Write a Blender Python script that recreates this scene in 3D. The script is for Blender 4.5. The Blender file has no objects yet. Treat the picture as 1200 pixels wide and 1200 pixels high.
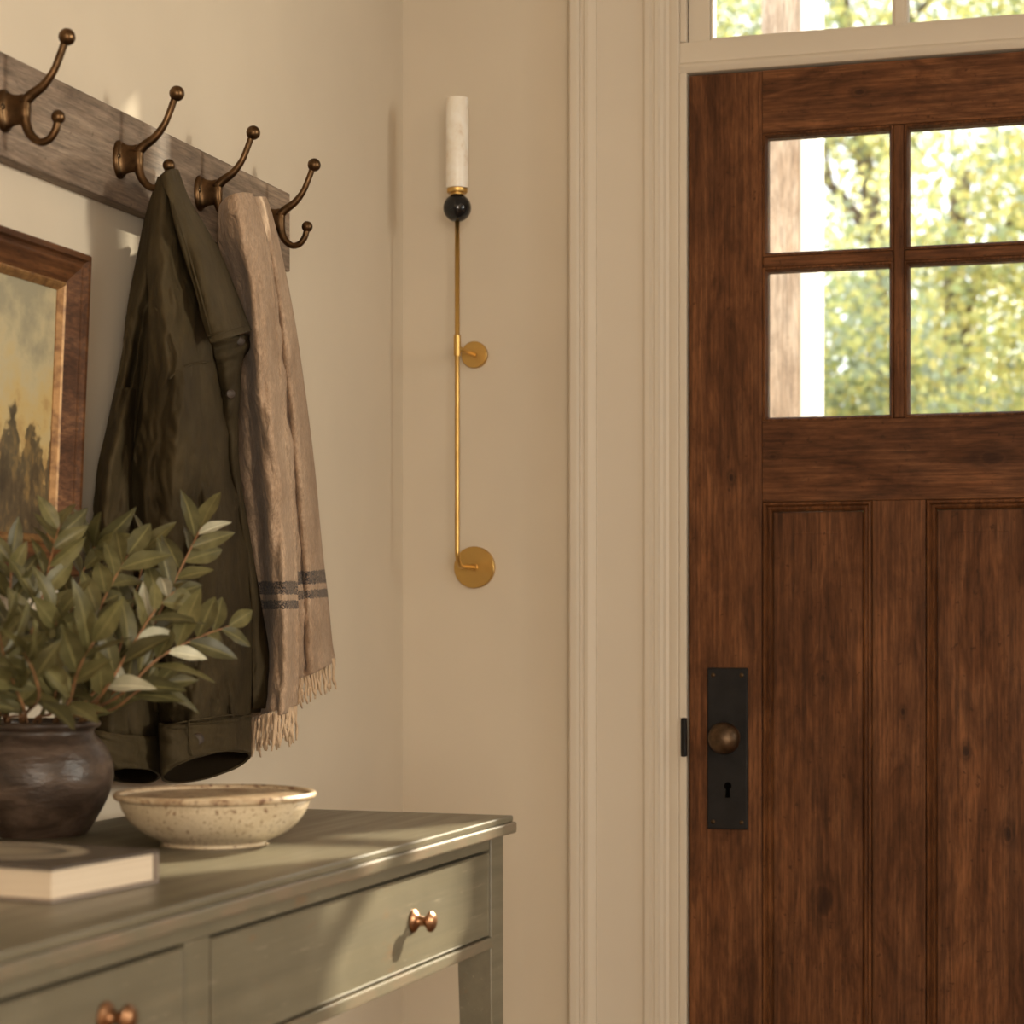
import bpy, bmesh, math, random
from mathutils import Vector, Matrix, noise
random.seed(7)
SC = bpy.context.scene
COL = SC.collection
R = math.radians

# ------------------------------------------------------------------ camera
FPX, YAW, HZ = 2510.0, R(16.6), 725.0          # focal length in px (1200 px frame), yaw, horizon row
CAM = Vector((1.2227, -3.45, 1.12))
cd = bpy.data.cameras.new('camera')
cam = bpy.data.objects.new('camera', cd); COL.objects.link(cam)
cam.location = CAM
cam.rotation_euler = (R(90), 0, YAW)
cd.sensor_width = 36.0
cd.lens = 36.0 * FPX / 1200.0
cd.shift_y = (HZ - 600.0) / 1200.0
cd.clip_start = 0.05
cd.dof.use_dof = True
cd.dof.focus_distance = 2.9
cd.dof.aperture_fstop = 6.6
SC.camera = cam

# ------------------------------------------------------------------ light
w = bpy.data.worlds.new('sky'); SC.world = w; w.use_nodes = True
bg = w.node_tree.nodes['Background']
bg.inputs['Color'].default_value = (0.94, 0.965, 1.0, 1)
bg.inputs['Strength'].default_value = 2.3

sd = bpy.data.lights.new('sun', 'SUN')
sd.energy = 13; sd.angle = R(0.9); sd.color = (1.0, 0.86, 0.66)
sun = bpy.data.objects.new('sun', sd); COL.objects.link(sun)
sun.location = (4, 8, 6)
sun.rotation_euler = Vector((-0.467, -0.884, -0.50)).to_track_quat('-Z', 'Y').to_euler()

ad = bpy.data.lights.new('added_back_fill', 'AREA')
ad.energy = 94; ad.shape = 'RECTANGLE'; ad.size = 1.5; ad.size_y = 1.15; ad.color = (1.0, 0.865, 0.695)
al = bpy.data.objects.new('added_back_fill', ad); COL.objects.link(al)
al.location = (2.35, -5.78, 1.36); al.rotation_euler = (R(90), 0, 0)   # added fill lamp for the room, set in the added back window

rd = bpy.data.lights.new('added_side_fill', 'AREA')
rd.energy = 115; rd.shape = 'RECTANGLE'; rd.size = 0.6; rd.size_y = 1.0; rd.color = (1.0, 0.89, 0.75)
rl = bpy.data.objects.new('added_side_fill', rd); COL.objects.link(rl)
rl.location = (5.3, -1.68, 1.95); rl.rotation_euler = (R(90), 0, R(90))   # added fill lamp outside the added side window, brightens the left wall

SC.view_settings.view_transform = 'Standard'
SC.view_settings.look = 'None'
SC.view_settings.gamma = 1.0
SC.view_settings.use_curve_mapping = False
SC.view_settings.exposure = 0.12

# ------------------------------------------------------------------ measuring helpers
_F = Vector((-math.sin(YAW), math.cos(YAW), 0)); _R = Vector((math.cos(YAW), math.sin(YAW), 0))
def ray(px, py): return _F + _R * ((px - 600) / FPX) + Vector((0, 0, (HZ - py) / FPX))
def atX(px, py, x): r = ray(px, py); return CAM + r * ((x - CAM.x) / r.x)
def atY(px, py, y): r = ray(px, py); return CAM + r * ((y - CAM.y) / r.y)
def atZ(px, py, z): r = ray(px, py); return CAM + r * ((z - CAM.z) / r.z)

# ------------------------------------------------------------------ object helpers
def thing(name, label=None, cat=None, loc=(0, 0, 0), rot=(0, 0, 0), group=None, kind=None):
    o = bpy.data.objects.new(name, None); COL.objects.link(o)
    o.location = loc; o.rotation_euler = rot; o.empty_display_size = 0.05
    tag(o, label, cat, group, kind)
    return o
def tag(o, label=None, cat=None, group=None, kind=None):
    if label: o['label'] = label
    if cat: o['category'] = cat
    if group: o['group'] = group
    if kind: o['kind'] = kind
    return o
def adopt(o, parent, local=False):
    """child whose mesh is in world coordinates (local=False) or in the parent's own frame"""
    if parent is None: return
    o.parent = parent
    if not local:
        m = Matrix.Identity(4); p = parent
        while p is not None:
            m = Matrix.LocRotScale(p.location, p.rotation_euler, None) @ (m if p is parent else p_fix(m, p)); p = None
        root = parent
        M = world_of(parent)
        o.matrix_parent_inverse = M.inverted()
def p_fix(m, p): return m
def world_of(o):
    M = Matrix.LocRotScale(o.location, o.rotation_euler, None)
    if o.parent is not None:
        M = world_of(o.parent) @ o.matrix_parent_inverse @ M
    return M
def link(name, me, mat, parent=None, local=False, smooth=False):
    o = bpy.data.objects.new(name, me); COL.objects.link(o)
    if mat is not None:
        for m in (mat if isinstance(mat, (list, tuple)) else [mat]): me.materials.append(m)
    if smooth:
        for p in me.polygons: p.use_smooth = True
    adopt(o, parent, local)
    return o
def mesh(name, verts, faces, mat, parent=None, local=False, smooth=False, solid=0.0, sub=0):
    me = bpy.data.meshes.new(name); me.from_pydata([tuple(v) for v in verts], [], faces); me.update()
    o = link(name, me, mat, parent, local, smooth)
    if solid:
        s = o.modifiers.new('thick', 'SOLIDIFY'); s.thickness = solid; s.offset = 0
    if sub:
        s = o.modifiers.new('sub', 'SUBSURF'); s.levels = sub; s.render_levels = sub
    return o
def bmobj(name, bm, mat, parent=None, local=False, smooth=False):
    me = bpy.data.meshes.new(name); bm.normal_update(); bm.to_mesh(me); bm.free()
    return link(name, me, mat, parent, local, smooth)
def bbox(bm, lo, hi, bev=0.0, seg=2):
    r = bmesh.ops.create_cube(bm, size=1.0)
    vs = r['verts']
    for v in vs:
        v.co = Vector([lo[i] + (v.co[i] + 0.5) * (hi[i] - lo[i]) for i in range(3)])
    if bev:
        es = list({e for v in vs for e in v.link_edges})
        bmesh.ops.bevel(bm, geom=es, offset=bev, segments=seg, affect='EDGES', profile=0.6)
def box(name, lo, hi, mat, parent=None, bev=0.002, local=False, seg=2):
    bm = bmesh.new(); bbox(bm, lo, hi, bev, seg)
    return bmobj(name, bm, mat, parent, local)
def boxes(name, lst, mat, parent=None, bev=0.0, local=False):
    bm = bmesh.new()
    for lo, hi in lst: bbox(bm, lo, hi, bev)
    return bmobj(name, bm, mat, parent, local)
def tube_data(pts, rad, n=10, caps=True):
    pts = [Vector(p) for p in pts]
    if not isinstance(rad, (list, tuple)): rad = [rad] * len(pts)
    V, Fc = [], []
    t0 = (pts[1] - pts[0]).normalized()
    up = Vector((0, 0, 1)) if abs(t0.z) < 0.9 else Vector((1, 0, 0))
    a = t0.cross(up).normalized()
    for i, p in enumerate(pts):
        t = (pts[min(i + 1, len(pts) - 1)] - pts[max(i - 1, 0)]).normalized()
        a = (a - t * a.dot(t)).normalized(); b = t.cross(a)
        for k in range(n):
            th = 2 * math.pi * k / n
            V.append(p + (a * math.cos(th) + b * math.sin(th)) * rad[i])
    for i in range(len(pts) - 1):
        for k in range(n):
            Fc.append((i * n + k, i * n + (k + 1) % n, (i + 1) * n + (k + 1) % n, (i + 1) * n + k))
    if caps:
        Fc.append(tuple(range(n))[::-1]); Fc.append(tuple((len(pts) - 1) * n + k for k in range(n)))
    return V, Fc
def tube(name, pts, rad, mat, parent=None, n=12, local=False, smooth=True):
    V, Fc = tube_data(pts, rad, n)
    return mesh(name, V, Fc, mat, parent, local, smooth)
def catmull(pts, per):
    out = []
    P = [Vector(p) for p in pts]
    for i in range(len(P) - 1):
        p0 = P[max(i - 1, 0)]; p1 = P[i]; p2 = P[i + 1]; p3 = P[min(i + 2, len(P) - 1)]
        if i == 0: p0 = p1 * 2 - p2
        if i + 2 > len(P) - 1: p3 = p2 * 2 - p1
        for k in range(per):
            t = k / per
            out.append(0.5 * ((2 * p1) + (p2 - p0) * t + (2 * p0 - 5 * p1 + 4 * p2 - p3) * t * t + (3 * p1 - p0 - 3 * p2 + p3) * t ** 3))
    out.append(P[-1].copy())
    return out
def lathe_data(prof, n=48, origin=(0, 0, 0), axis='Z'):
    V, Fc = [], []
    ox, oy, oz = origin
    for r, h in prof:
        for k in range(n):
            th = 2 * math.pi * k / n
            a, b = r * math.cos(th), r * math.sin(th)
            if axis == 'Z': V.append((ox + a, oy + b, oz + h))
            elif axis == 'X': V.append((ox + h, oy + a, oz + b))
            else: V.append((ox + a, oy + h, oz - b))
    for i in range(len(prof) - 1):
        for k in range(n):
            Fc.append((i * n + k, i * n + (k + 1) % n, (i + 1) * n + (k + 1) % n, (i + 1) * n + k))
    Fc.append(tuple(range(n))[::-1]); Fc.append(tuple((len(prof) - 1) * n + k for k in range(n)))
    return V, Fc
def fixn(o):
    bm = bmesh.new(); bm.from_mesh(o.data); bmesh.ops.recalc_face_normals(bm, faces=bm.faces); bm.to_mesh(o.data); bm.free(); return o
def sharp(o, ang=35):
    me = o.data
    for p in me.polygons: p.use_smooth = True
    bm = bmesh.new(); bm.from_mesh(me)
    for e in bm.edges:
        e.smooth = not (len(e.link_faces) == 2 and e.calc_face_angle(0) > R(ang))
    bm.to_mesh(me); bm.free()
    return o
def lathe(name, prof, mat, parent=None, origin=(0, 0, 0), axis='Z', n=48, local=False):
    V, Fc = lathe_data(prof, n, origin, axis)
    o = mesh(name, V, Fc, mat, parent, local, True)
    return sharp(fixn(o), 40)
def ball(name, c, r, mat, parent=None, n=24, local=False):
    prof = [(max(r * math.sin(math.pi * i / 16), 1e-5), -r * math.cos(math.pi * i / 16)) for i in range(17)]
    V, Fc = lathe_data(prof, n, c)
    return fixn(mesh(name, V, Fc, mat, parent, local, True))
def prism(name, poly, z0, z1, mat, parent=None):
    n = len(poly)
    V = [(x, y, z0) for x, y in poly] + [(x, y, z1) for x, y in poly]
    Fc = [(i, (i + 1) % n, n + (i + 1) % n, n + i) for i in range(n)] + [tuple(range(n))[::-1], tuple(range(n, 2 * n))]
    return sharp(fixn(mesh(name, V, Fc, mat, parent)), 25)
def ring(name, rect, prof, place, mat, parent=None, local=False):
    """mitred moulding round a rectangle (a0,b0,a1,b1); prof = [(inset, height)], closed loop; place(a,b,h)->xyz"""
    a0, b0, a1, b1 = rect
    V, Fc = [], []
    for ins, h in prof:
        for a, b in ((a0 + ins, b0 + ins), (a1 - ins, b0 + ins), (a1 - ins, b1 - ins), (a0 + ins, b1 - ins)):
            V.append(place(a, b, h))
    m = len(prof)
    for i in range(m):
        j = (i + 1) % m
        for k in range(4):
            l = (k + 1) % 4
            Fc.append((i * 4 + k, i * 4 + l, j * 4 + l, j * 4 + k))
    return fixn(mesh(name, V, Fc, mat, parent, local))
def copy_part(o, parent, dx=(0, 0, 0)):
    c = o.copy(); COL.objects.link(c); c.parent = parent
    c.location = o.location + Vector(dx)
    return c

# ------------------------------------------------------------------ materials
class NT:
    def __init__(s, name, rough=0.5, metal=0.0, color=(0.5, 0.5, 0.5)):
        s.m = bpy.data.materials.new(name); s.m.use_nodes = True
        s.t = s.m.node_tree; s.b = s.t.nodes['Principled BSDF']
        s.set('Roughness', rough); s.set('Metallic', metal); s.set('Base Color', (*color, 1))
    def set(s, k, v): s.b.inputs[k].default_value = v
    def n(s, typ, **kw):
        nd = s.t.nodes.new('ShaderNode' + typ)
        for k, v in kw.items():
            if k in nd.inputs: nd.inputs[k].default_value = v
            else: setattr(nd, k, v)
        return nd
    def l(s, a, b): s.t.links.new(a, b)
    def coord(s, scale=(1, 1, 1), out='Object', rot=(0, 0, 0), loc=(0, 0, 0)):
        tc = s.n('TexCoord'); mp = s.n('Mapping')
        mp.inputs['Scale'].default_value = scale; mp.inputs['Rotation'].default_value = rot; mp.inputs['Location'].default_value = loc
        s.l(tc.outputs[out], mp.inputs['Vector']); return mp.outputs['Vector']
    def noise(s, vec, scale=5, detail=4, rough=0.55, dist=0.0):
        nd = s.n('TexNoise'); nd.inputs['Scale'].default_value = scale; nd.inputs['Detail'].default_value = detail
        nd.inputs['Roughness'].default_value = rough; nd.inputs['Distortion'].default_value = dist
        s.l(vec, nd.inputs['Vector']); return nd.outputs['Fac']
    def ramp(s, fac, stops, interp='LINEAR'):
        nd = s.n('ValToRGB'); cr = nd.color_ramp; cr.interpolation = interp
        while len(cr.elements) < len(stops): cr.elements.new(0.5)
        for e, (p, c) in zip(cr.elements, stops):
            e.position = p; e.color = (*c, 1) if len(c) == 3 else c
        s.l(fac, nd.inputs['Fac']); return nd.outputs['Color']
    def mix(s, fac, a, b, mode='MIX'):
        nd = s.n('Mix', data_type='RGBA', blend_type=mode)
        for sock, v in ((nd.inputs[0], fac), (nd.inputs[6], a), (nd.inputs[7], b)):
            if hasattr(v, 'links') or hasattr(v, 'is_linked'): s.l(v, sock)
            elif isinstance(v, (int, float)): sock.default_value = v
            else: sock.default_value = (*v, 1)
        return nd.outputs[2]
    def math(s, op, a, b=None):
        nd = s.n('Math', operation=op)
        for i, v in enumerate((a, b)):
            if v is None: continue
            if isinstance(v, (int, float)): nd.inputs[i].default_value = v
            else: s.l(v, nd.inputs[i])
        return nd.outputs[0]
    def bump(s, h, strength=0.3, dist=0.002):
        nd = s.n('Bump'); nd.inputs['Strength'].default_value = strength; nd.inputs['Distance'].default_value = dist
        s.l(h, nd.inputs['Height']); s.l(nd.outputs['Normal'], s.b.inputs['Normal'])
    def base(s, c): s.l(c, s.b.inputs['Base Color'])
    def roughness(s, c): s.l(c, s.b.inputs['Roughness'])

def paint(name, col, rough, var=0.04, bump=0.05):
    t = NT(name, rough)
    f = t.noise(t.coord(), 3.0, 3)
    a = tuple(c * (1 - var) for c in col); b = tuple(min(1, c * (1 + var)) for c in col)
    t.base(t.ramp(f, [(0.3, a), (0.7, b)]))
    t.bump(t.noise(t.coord(), 160, 3), bump, 0.001)
    return t.m
WALL = paint('cream_plaster', (0.63, 0.545, 0.425), 0.85)
TRIM = paint('cream_trim_paint', (0.63, 0.55, 0.44), 0.48, 0.02, 0.03)
CEIL = paint('ceiling_paint', (0.66, 0.60, 0.52), 0.9)

def floor_mat():
    t = NT('floor_boards', 0.45)
    v = t.coord((6, 1.2, 1))
    t.base(t.ramp(t.noise(v, 4, 5), [(0.3, (0.16, 0.085, 0.04)), (0.7, (0.28, 0.16, 0.085))]))
    return t.m
FLOOR = floor_mat()

def wood(name, axis, dark, mid, light, rough=0.42, fine=60, knots=True, seed=0.0, bump=0.25, spec=0.5, knot_at=()):
    t = NT(name, rough); t.set('Specular IOR Level', spec)
    lo = 1.6
    def sc(k): return tuple(lo * k / 14 if i == axis else k for i in range(3))
    L = (seed, seed * 1.7, seed * 0.6)
    warp = t.noise(t.coord(tuple(1.2 if i == axis else 5 for i in range(3)), loc=L), 2.0, 2)
    tc = t.coord(sc(14), loc=L)
    va = t.n('VectorMath', operation='ADD'); t.l(tc, va.inputs[0])
    cs = t.n('CombineXYZ')
    ws = t.math('MULTIPLY', warp, 3.5)
    for i in range(3):
        if i != axis: t.l(ws, cs.inputs[i])
    t.l(cs.outputs[0], va.inputs[1])
    g1 = t.noise(va.outputs[0], 1.6, 6, 0.62, 0.3)
    g2 = t.noise(t.coord(tuple(fine * 0.05 if i == axis else fine * 3 for i in range(3)), loc=L), 1.0, 4, 0.6)
    big = t.noise(t.coord(tuple(1.5 if i == axis else 6 for i in range(3)), loc=L), 1.5, 3)
    c = t.ramp(g1, [(0.28, dark), (0.48, mid), (0.72, light)])
    c = t.mix(t.ramp(g2, [(0.40, (0.62,) * 3), (0.60, (0, 0, 0))]), c, dark)
    c = t.mix(0.55, c, t.ramp(big, [(0.3, (0.55, 0.52, 0.50)), (0.7, (1.12, 1.1, 1.08))]), 'MULTIPLY')
    if knots:
        vo = t.n('TexVoronoi'); vo.inputs['Scale'].default_value = 1.0
        t.l(t.coord(tuple(3.2 if i == axis else 6.5 for i in range(3)), loc=(seed + .31, seed + .77, seed + .13)), vo.inputs['Vector'])
        kf = t.ramp(vo.outputs['Distance'], [(0.02, (1, 1, 1)), (0.11, (0, 0, 0))])
        c = t.mix(t.math('MULTIPLY', kf, 0.8), c, tuple(d * 0.4 for d in dark))
    if knot_at:
        sp_ = t.n('SeparateXYZ'); t.l(t.coord(), sp_.inputs[0])
        wob = t.math('MULTIPLY', t.math('SUBTRACT', t.noise(t.coord((60, 60, 60)), 1.0, 3), 0.5), 0.9)
        for kx_, kz_, kr in knot_at:
            ex = 1.0 / kr if axis == 2 else 0.55 / kr; ez = 0.55 / kr if axis == 2 else 1.0 / kr
            a_ = t.math('MULTIPLY', t.math('SUBTRACT', sp_.outputs['X'], kx_), ex)
            b_ = t.math('MULTIPLY', t.math('SUBTRACT', sp_.outputs['Z'], kz_), ez)
            d_ = t.math('ADD', t.math('SQRT', t.math('ADD', t.math('MULTIPLY', a_, a_), t.math('MULTIPLY', b_, b_))), wob)
            c = t.mix(t.ramp(t.math('MULTIPLY', d_, 0.25), [(0.10, (0.95,) * 3), (0.22, (0.75,) * 3), (0.30, (0.25,) * 3), (0.42, (0.5,) * 3), (0.75, (0, 0, 0))]), c, tuple(q * 0.45 for q in dark))
    g3 = t.noise(t.coord(tuple(22 if i == axis else 240 for i in range(3)), loc=L), 1.0, 3, 0.7)
    c = t.mix(0.8, c, t.ramp(g3, [(0.32, (0.55,) * 3), (0.5, (1.0,) * 3), (0.68, (1.35,) * 3)]), 'MULTIPLY')
    blot = t.noise(t.coord(tuple(5 if i == axis else 11 for i in range(3)), loc=L), 1.6, 5, 0.7, 0.8)
    c = t.mix(0.75, c, t.ramp(blot, [(0.33, (0.62, 0.58, 0.55)), (0.55, (1.05,) * 3), (0.72, (1.28, 1.2, 1.12))]), 'MULTIPLY')
    sp = t.noise(t.coord((90, 90, 90), loc=L), 1.0, 2)
    c = t.mix(t.ramp(sp, [(0.66, (0, 0, 0)), (0.74, (0.6,) * 3)]), c, tuple(d * 0.5 for d in dark))
    t.base(c)
    t.roughness(t.ramp(g1, [(0.3, (rough + .12,) * 3), (0.7, (rough - .05,) * 3)]))
    t.bump(g2, bump, 0.0008)
    return t.m
DW = ((0.068, 0.0255, 0.009), (0.154, 0.060, 0.0215), (0.243, 0.101, 0.038))
def kn_(px, py, r): p = atY(px, py, 0.0); return (p.x, p.z, r)
DOOR_V = wood('door_oak_upright', 2, *DW, rough=0.55, knots=False, spec=0.16, knot_at=[kn_(965, 1056, .012), kn_(963, 795, .0035), kn_(1058, 834, .003), kn_(1131, 881, .0045), kn_(1132, 882, .003), kn_(1180, 978, .006), kn_(857, 560, .0035)])
DOOR_H = wood('door_oak_crosswise', 0, *DW, rough=0.55, knots=False, seed=3.3, spec=0.16, knot_at=[kn_(1163, 537, .0085), kn_(1007, 108, .004), kn_(905, 535, .003)])
RAILW = wood('grey_weathered_board', 1, (0.15, 0.105, 0.072), (0.27, 0.20, 0.145), (0.37, 0.29, 0.215), rough=0.62, knots=False, seed=1.1, bump=0.4)
FRAMEW = wood('picture_frame_wood', 1, (0.055, 0.022, 0.008), (0.128, 0.053, 0.020), (0.22, 0.102, 0.040), rough=0.5, knots=False, seed=5.0, spec=0.2)
def gilt():
    t = NT('worn_gilt', 0.45, 0.35)
    t.base(t.ramp(t.noise(t.coord((40, 40, 40)), 2, 5), [(0.3, (0.15, 0.07, 0.025)), (0.65, (0.38, 0.21, 0.08))]))
    return t.m
GILT = gilt()

def metal(name, col, rough, dark=0.6, scale=30, metallic=1.0, bump=0.05):
    t = NT(name, rough, metallic)
    f = t.noise(t.coord(), scale, 5, 0.6)
    t.base(t.ramp(f, [(0.3, tuple(c * dark for c in col)), (0.65, col)]))
    t.roughness(t.ramp(f, [(0.3, (rough + 0.12,) * 3), (0.7, (max(rough - 0.06, 0.05),) * 3)]))
    t.bump(t.noise(t.coord(), scale * 6, 2), bump, 0.0005)
    return t.m
BRONZE = metal('aged_bronze', (0.145, 0.083, 0.040), 0.36, 0.45, 60)
BRASS = metal('brushed_brass', (0.66, 0.42, 0.135), 0.36, 0.88, 20)
COPPER = metal('copper_knob', (0.42, 0.22, 0.115), 0.34, 0.6, 60)
IRON = metal('blackened_iron', (0.012, 0.010, 0.009), 0.55, 0.7, 40, 0.0)
KNOBM = metal('mottled_bronze_knob', (0.15, 0.095, 0.055), 0.36, 0.4, 60, 0.9, 0.3)
for _m in (IRON,): _m.node_tree.nodes['Principled BSDF'].inputs['Specular IOR Level'].default_value = 0.22
BLACKHOLE = NT('painted_hole_dark', 0.9, 0, (0.002, 0.002, 0.002)).m
BLACKHOLE.node_tree.nodes['Principled BSDF'].inputs['Specular IOR Level'].default_value = 0.0
SCREW = metal('dark_screw', (0.12, 0.075, 0.04), 0.4, 0.5, 80)

def black_stone():
    t = NT('black_marble', 0.12, 0, (0.008, 0.008, 0.009))
    t.base(t.ramp(t.noise(t.coord(), 60, 5), [(0.5, (0.007, 0.007, 0.008)), (0.75, (0.03, 0.03, 0.032))]))
    return t.m
BLACK = black_stone()
def alabaster():
    t = NT('alabaster', 0.35)
    v = t.coord((1, 1, 0.8))
    f = t.noise(v, 28, 6, 0.65, 1.2); g = t.noise(v, 9, 3)
    c = t.ramp(f, [(0.28, (0.74, 0.62, 0.48)), (0.45, (0.88, 0.81, 0.70)), (0.65, (0.93, 0.89, 0.81))])
    c = t.mix(t.ramp(g, [(0.58, (0, 0, 0)), (0.78, (0.35,) * 3)]), c, (0.70, 0.54, 0.36))
    t.base(c)
    t.set('Subsurface Weight', 0.05); t.set('Subsurface Radius', (0.02, 0.013, 0.008)); t.set('Subsurface Scale', 0.3)
    return t.m
ALAB = alabaster()

def sage():
    t = NT('worn_sage_paint', 0.36)
    v = t.coord((1, 1, 1))
    st = t.noise(t.coord((60, 2.0, 60)), 1.0, 5, 0.6)
    big = t.noise(v, 5, 4)
    c = t.ramp(big, [(0.3, (0.128, 0.112, 0.074)), (0.7, (0.186, 0.164, 0.114))])
    c = t.mix(0.7, c, t.ramp(st, [(0.3, (0.78,) * 3), (0.7, (1.12,) * 3)]), 'MULTIPLY')
    wear = t.math('MULTIPLY', t.noise(t.coord((30, 6, 30)), 3.0, 6, 0.7), t.noise(v, 11, 3))
    c = t.mix(t.ramp(wear, [(0.36, (0, 0, 0)), (0.42, (0.6,) * 3)]), c, (0.20, 0.125, 0.07))
    t.base(c)
    scr = t.noise(t.coord((160, 14, 160)), 1.0, 4, 0.75)
    t.base(t.mix(t.ramp(scr, [(0.62, (0, 0, 0)), (0.70, (0.45,) * 3)]), c, (0.42, 0.37, 0.27)))
    t.roughness(t.ramp(st, [(0.3, (0.44,) * 3), (0.7, (0.30,) * 3)]))
    t.bump(st, 0.25, 0.0008)
    return t.m
SAGE = sage()
def sagedge():
    t = NT('rubbed_edge_paint', 0.4)
    f = t.noise(t.coord((25, 6, 25)), 2, 5, 0.7)
    t.base(t.ramp(f, [(0.42, (0.158, 0.138, 0.094)), (0.66, (0.212, 0.156, 0.106))]))
    return t.m
SAGEDGE = sagedge()

def cloth(name, cols, rough=0.85, weave=900, wrinkle=26, bs=0.6, sheen=0.15):
    t = NT(name, rough)
    v = t.coord()
    f = t.noise(v, 7, 4); g = t.noise(v, 60, 4, 0.65)
    c = t.ramp(f, [(0.25, cols[0]), (0.5, cols[1]), (0.78, cols[2])])
    c = t.mix(0.5, c, t.ramp(g, [(0.3, (0.72,) * 3), (0.7, (1.2,) * 3)]), 'MULTIPLY')
    t.base(c)
    t.set('Sheen Weight', sheen); t.set('Sheen Roughness', 0.4); t.set('Specular IOR Level', 0.15)
    h = t.math('ADD', t.math('MULTIPLY', t.noise(t.coord((1, 1, 0.45)), wrinkle, 3, 0.5, 0.8), 1.0), t.math('MULTIPLY', t.noise(v, weave, 2), 0.12))
    t.bump(h, bs, 0.006)
    return t.m, t
OLIVE, _ = cloth('olive_waxed_cotton', ((0.022, 0.0150, 0.0065), (0.044, 0.0310, 0.0135), (0.080, 0.0585, 0.0280)), 0.70, 900, 34, 0.9, 0.0)
CUFFSHADE = NT('cuff_inner_shade', 1.0, 0, (0.012, 0.008, 0.004)).m  # near-black colour, shade painted into the cuff openings
CUFFSHADE.node_tree.nodes['Principled BSDF'].inputs['Specular IOR Level'].default_value = 0.05
def scarfmat():
    m, t = cloth('beige_wool', ((0.32, 0.215, 0.14), (0.42, 0.295, 0.20), (0.50, 0.365, 0.255)), 0.95, 500, 90, 0.8, 0.1)
    old = t.b.inputs['Base Color'].links[0].from_socket
    uv = t.n('UVMap'); sp = t.n('SeparateXYZ'); t.l(uv.outputs[0], sp.inputs[0])
    y = sp.outputs['Y']
    wob = t.math('MULTIPLY', t.math('SUBTRACT', t.noise(t.coord(), 250, 2), 0.5), 0.006)
    y = t.math('ADD', y, wob)
    def band(lo, hi):
        return t.math('MULTIPLY', t.math('GREATER_THAN', y, lo), t.math('LESS_THAN', y, hi))
    b = t.math('ADD', band(0.0, 0.0155), band(0.0225, 0.0325))     # v = 0 at the top of the dark band
    wv = t.noise(t.coord((1, 1, 0.35)), 420, 3, 0.7)
    old = t.mix(0.8, old, t.ramp(wv, [(0.34, (0.66, 0.64, 0.62)), (0.66, (1.22, 1.22, 1.22))]), 'MULTIPLY')
    spk = t.ramp(t.noise(t.coord((1, 1, 1)), 420, 3, 0.6), [(0.38, (0.35,) * 3), (0.55, (1, 1, 1))])
    t.base(t.mix(t.math('MULTIPLY', b, spk), old, (0.062, 0.054, 0.052)))
    return m
SCARF = scarfmat()
FRINGE, _ = cloth('beige_fringe', ((0.46, 0.31, 0.19), (0.56, 0.40, 0.26), (0.64, 0.48, 0.32)), 0.95, 700, 80, 0.3, 0.2)
HORN = metal('dark_horn_button', (0.045, 0.026, 0.013), 0.55, 0.5, 80, 0.0)

def leafmat(name, cols, trans, rough=0.42):
    t = NT(name, rough)
    t.set('Specular IOR Level', 0.3)
    v = t.coord()
    f = t.noise(v, 50, 4)
    oi = t.n('ObjectInfo')
    c = t.ramp(f, [(0.3, cols[0]), (0.7, cols[1])])
    hs = t.n('HueSaturation'); t.l(c, hs.inputs['Color'])
    t.l(t.math('ADD', t.math('MULTIPLY', oi.outputs['Random'], 0.7), 0.65), hs.inputs['Value'])
    uv = t.n('UVMap'); sp = t.n('SeparateXYZ'); t.l(uv.outputs[0], sp.inputs[0])
    rib = t.ramp(t.math('ABSOLUTE', t.math('SUBTRACT', sp.outputs['X'], 0.5)), [(0.03, (0.7,) * 3), (0.07, (0, 0, 0))])
    c2 = t.mix(rib, hs.outputs[0], tuple(min(1, x * 1.6) for x in cols[1]))
    t.base(c2)
    tr = t.n('BsdfTranslucent'); t.l(c2, tr.inputs['Color'])
    mx = t.n('MixShader'); mx.inputs[0].default_value = trans
    out = t.t.nodes['Material Output']
    t.l(t.b.outputs[0], mx.inputs[1]); t.l(tr.outputs[0], mx.inputs[2]); t.l(mx.outputs[0], out.inputs['Surface'])
    return t.m
LEAF = leafmat('olive_green_leaf', ((0.068, 0.062, 0.022), (0.128, 0.112, 0.045)), 0.12)
PALELEAF = leafmat('silvery_leaf', ((0.30, 0.29, 0.20), (0.46, 0.44, 0.33)), 0.1)
STEM = metal('reddish_stem', (0.30, 0.145, 0.06), 0.6, 0.55, 90, 0.0)

def pottery(name, cols, rough, scale, speck=None, bump=0.2):
    t = NT(name, rough)
    v = t.coord((1, 1, 2.2))
    f = t.noise(v, scale, 6, 0.65, 0.6)
    c = t.ramp(f, [(0.3, cols[0]), (0.5, cols[1]), (0.7, cols[2])])
    if speck:
        sp = t.noise(t.coord(), speck[0], 2, 0.5)
        c = t.mix(t.ramp(sp, [(speck[1], (0, 0, 0)), (speck[1] + 0.05, (0.85,) * 3)]), c, speck[2])
        sp2 = t.noise(t.coord(loc=(3, 1, 2)), speck[0] * 2.4, 2, 0.5)
        c = t.mix(t.ramp(sp2, [(speck[1] + .02, (0, 0, 0)), (speck[1] + 0.07, (0.7,) * 3)]), c, speck[2])
    t.base(c)
    t.roughness(t.ramp(f, [(0.3, (rough + .15,) * 3), (0.7, (rough,) * 3)]))
    t.bump(t.noise(t.coord((1, 1, 3)), scale * 4, 4), bump, 0.0015)
    return t.m
POT = pottery('dark_brown_stoneware', ((0.018, 0.011, 0.008), (0.052, 0.033, 0.023), (0.125, 0.085, 0.062)), 0.30, 17, None, 0.9)
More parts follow.
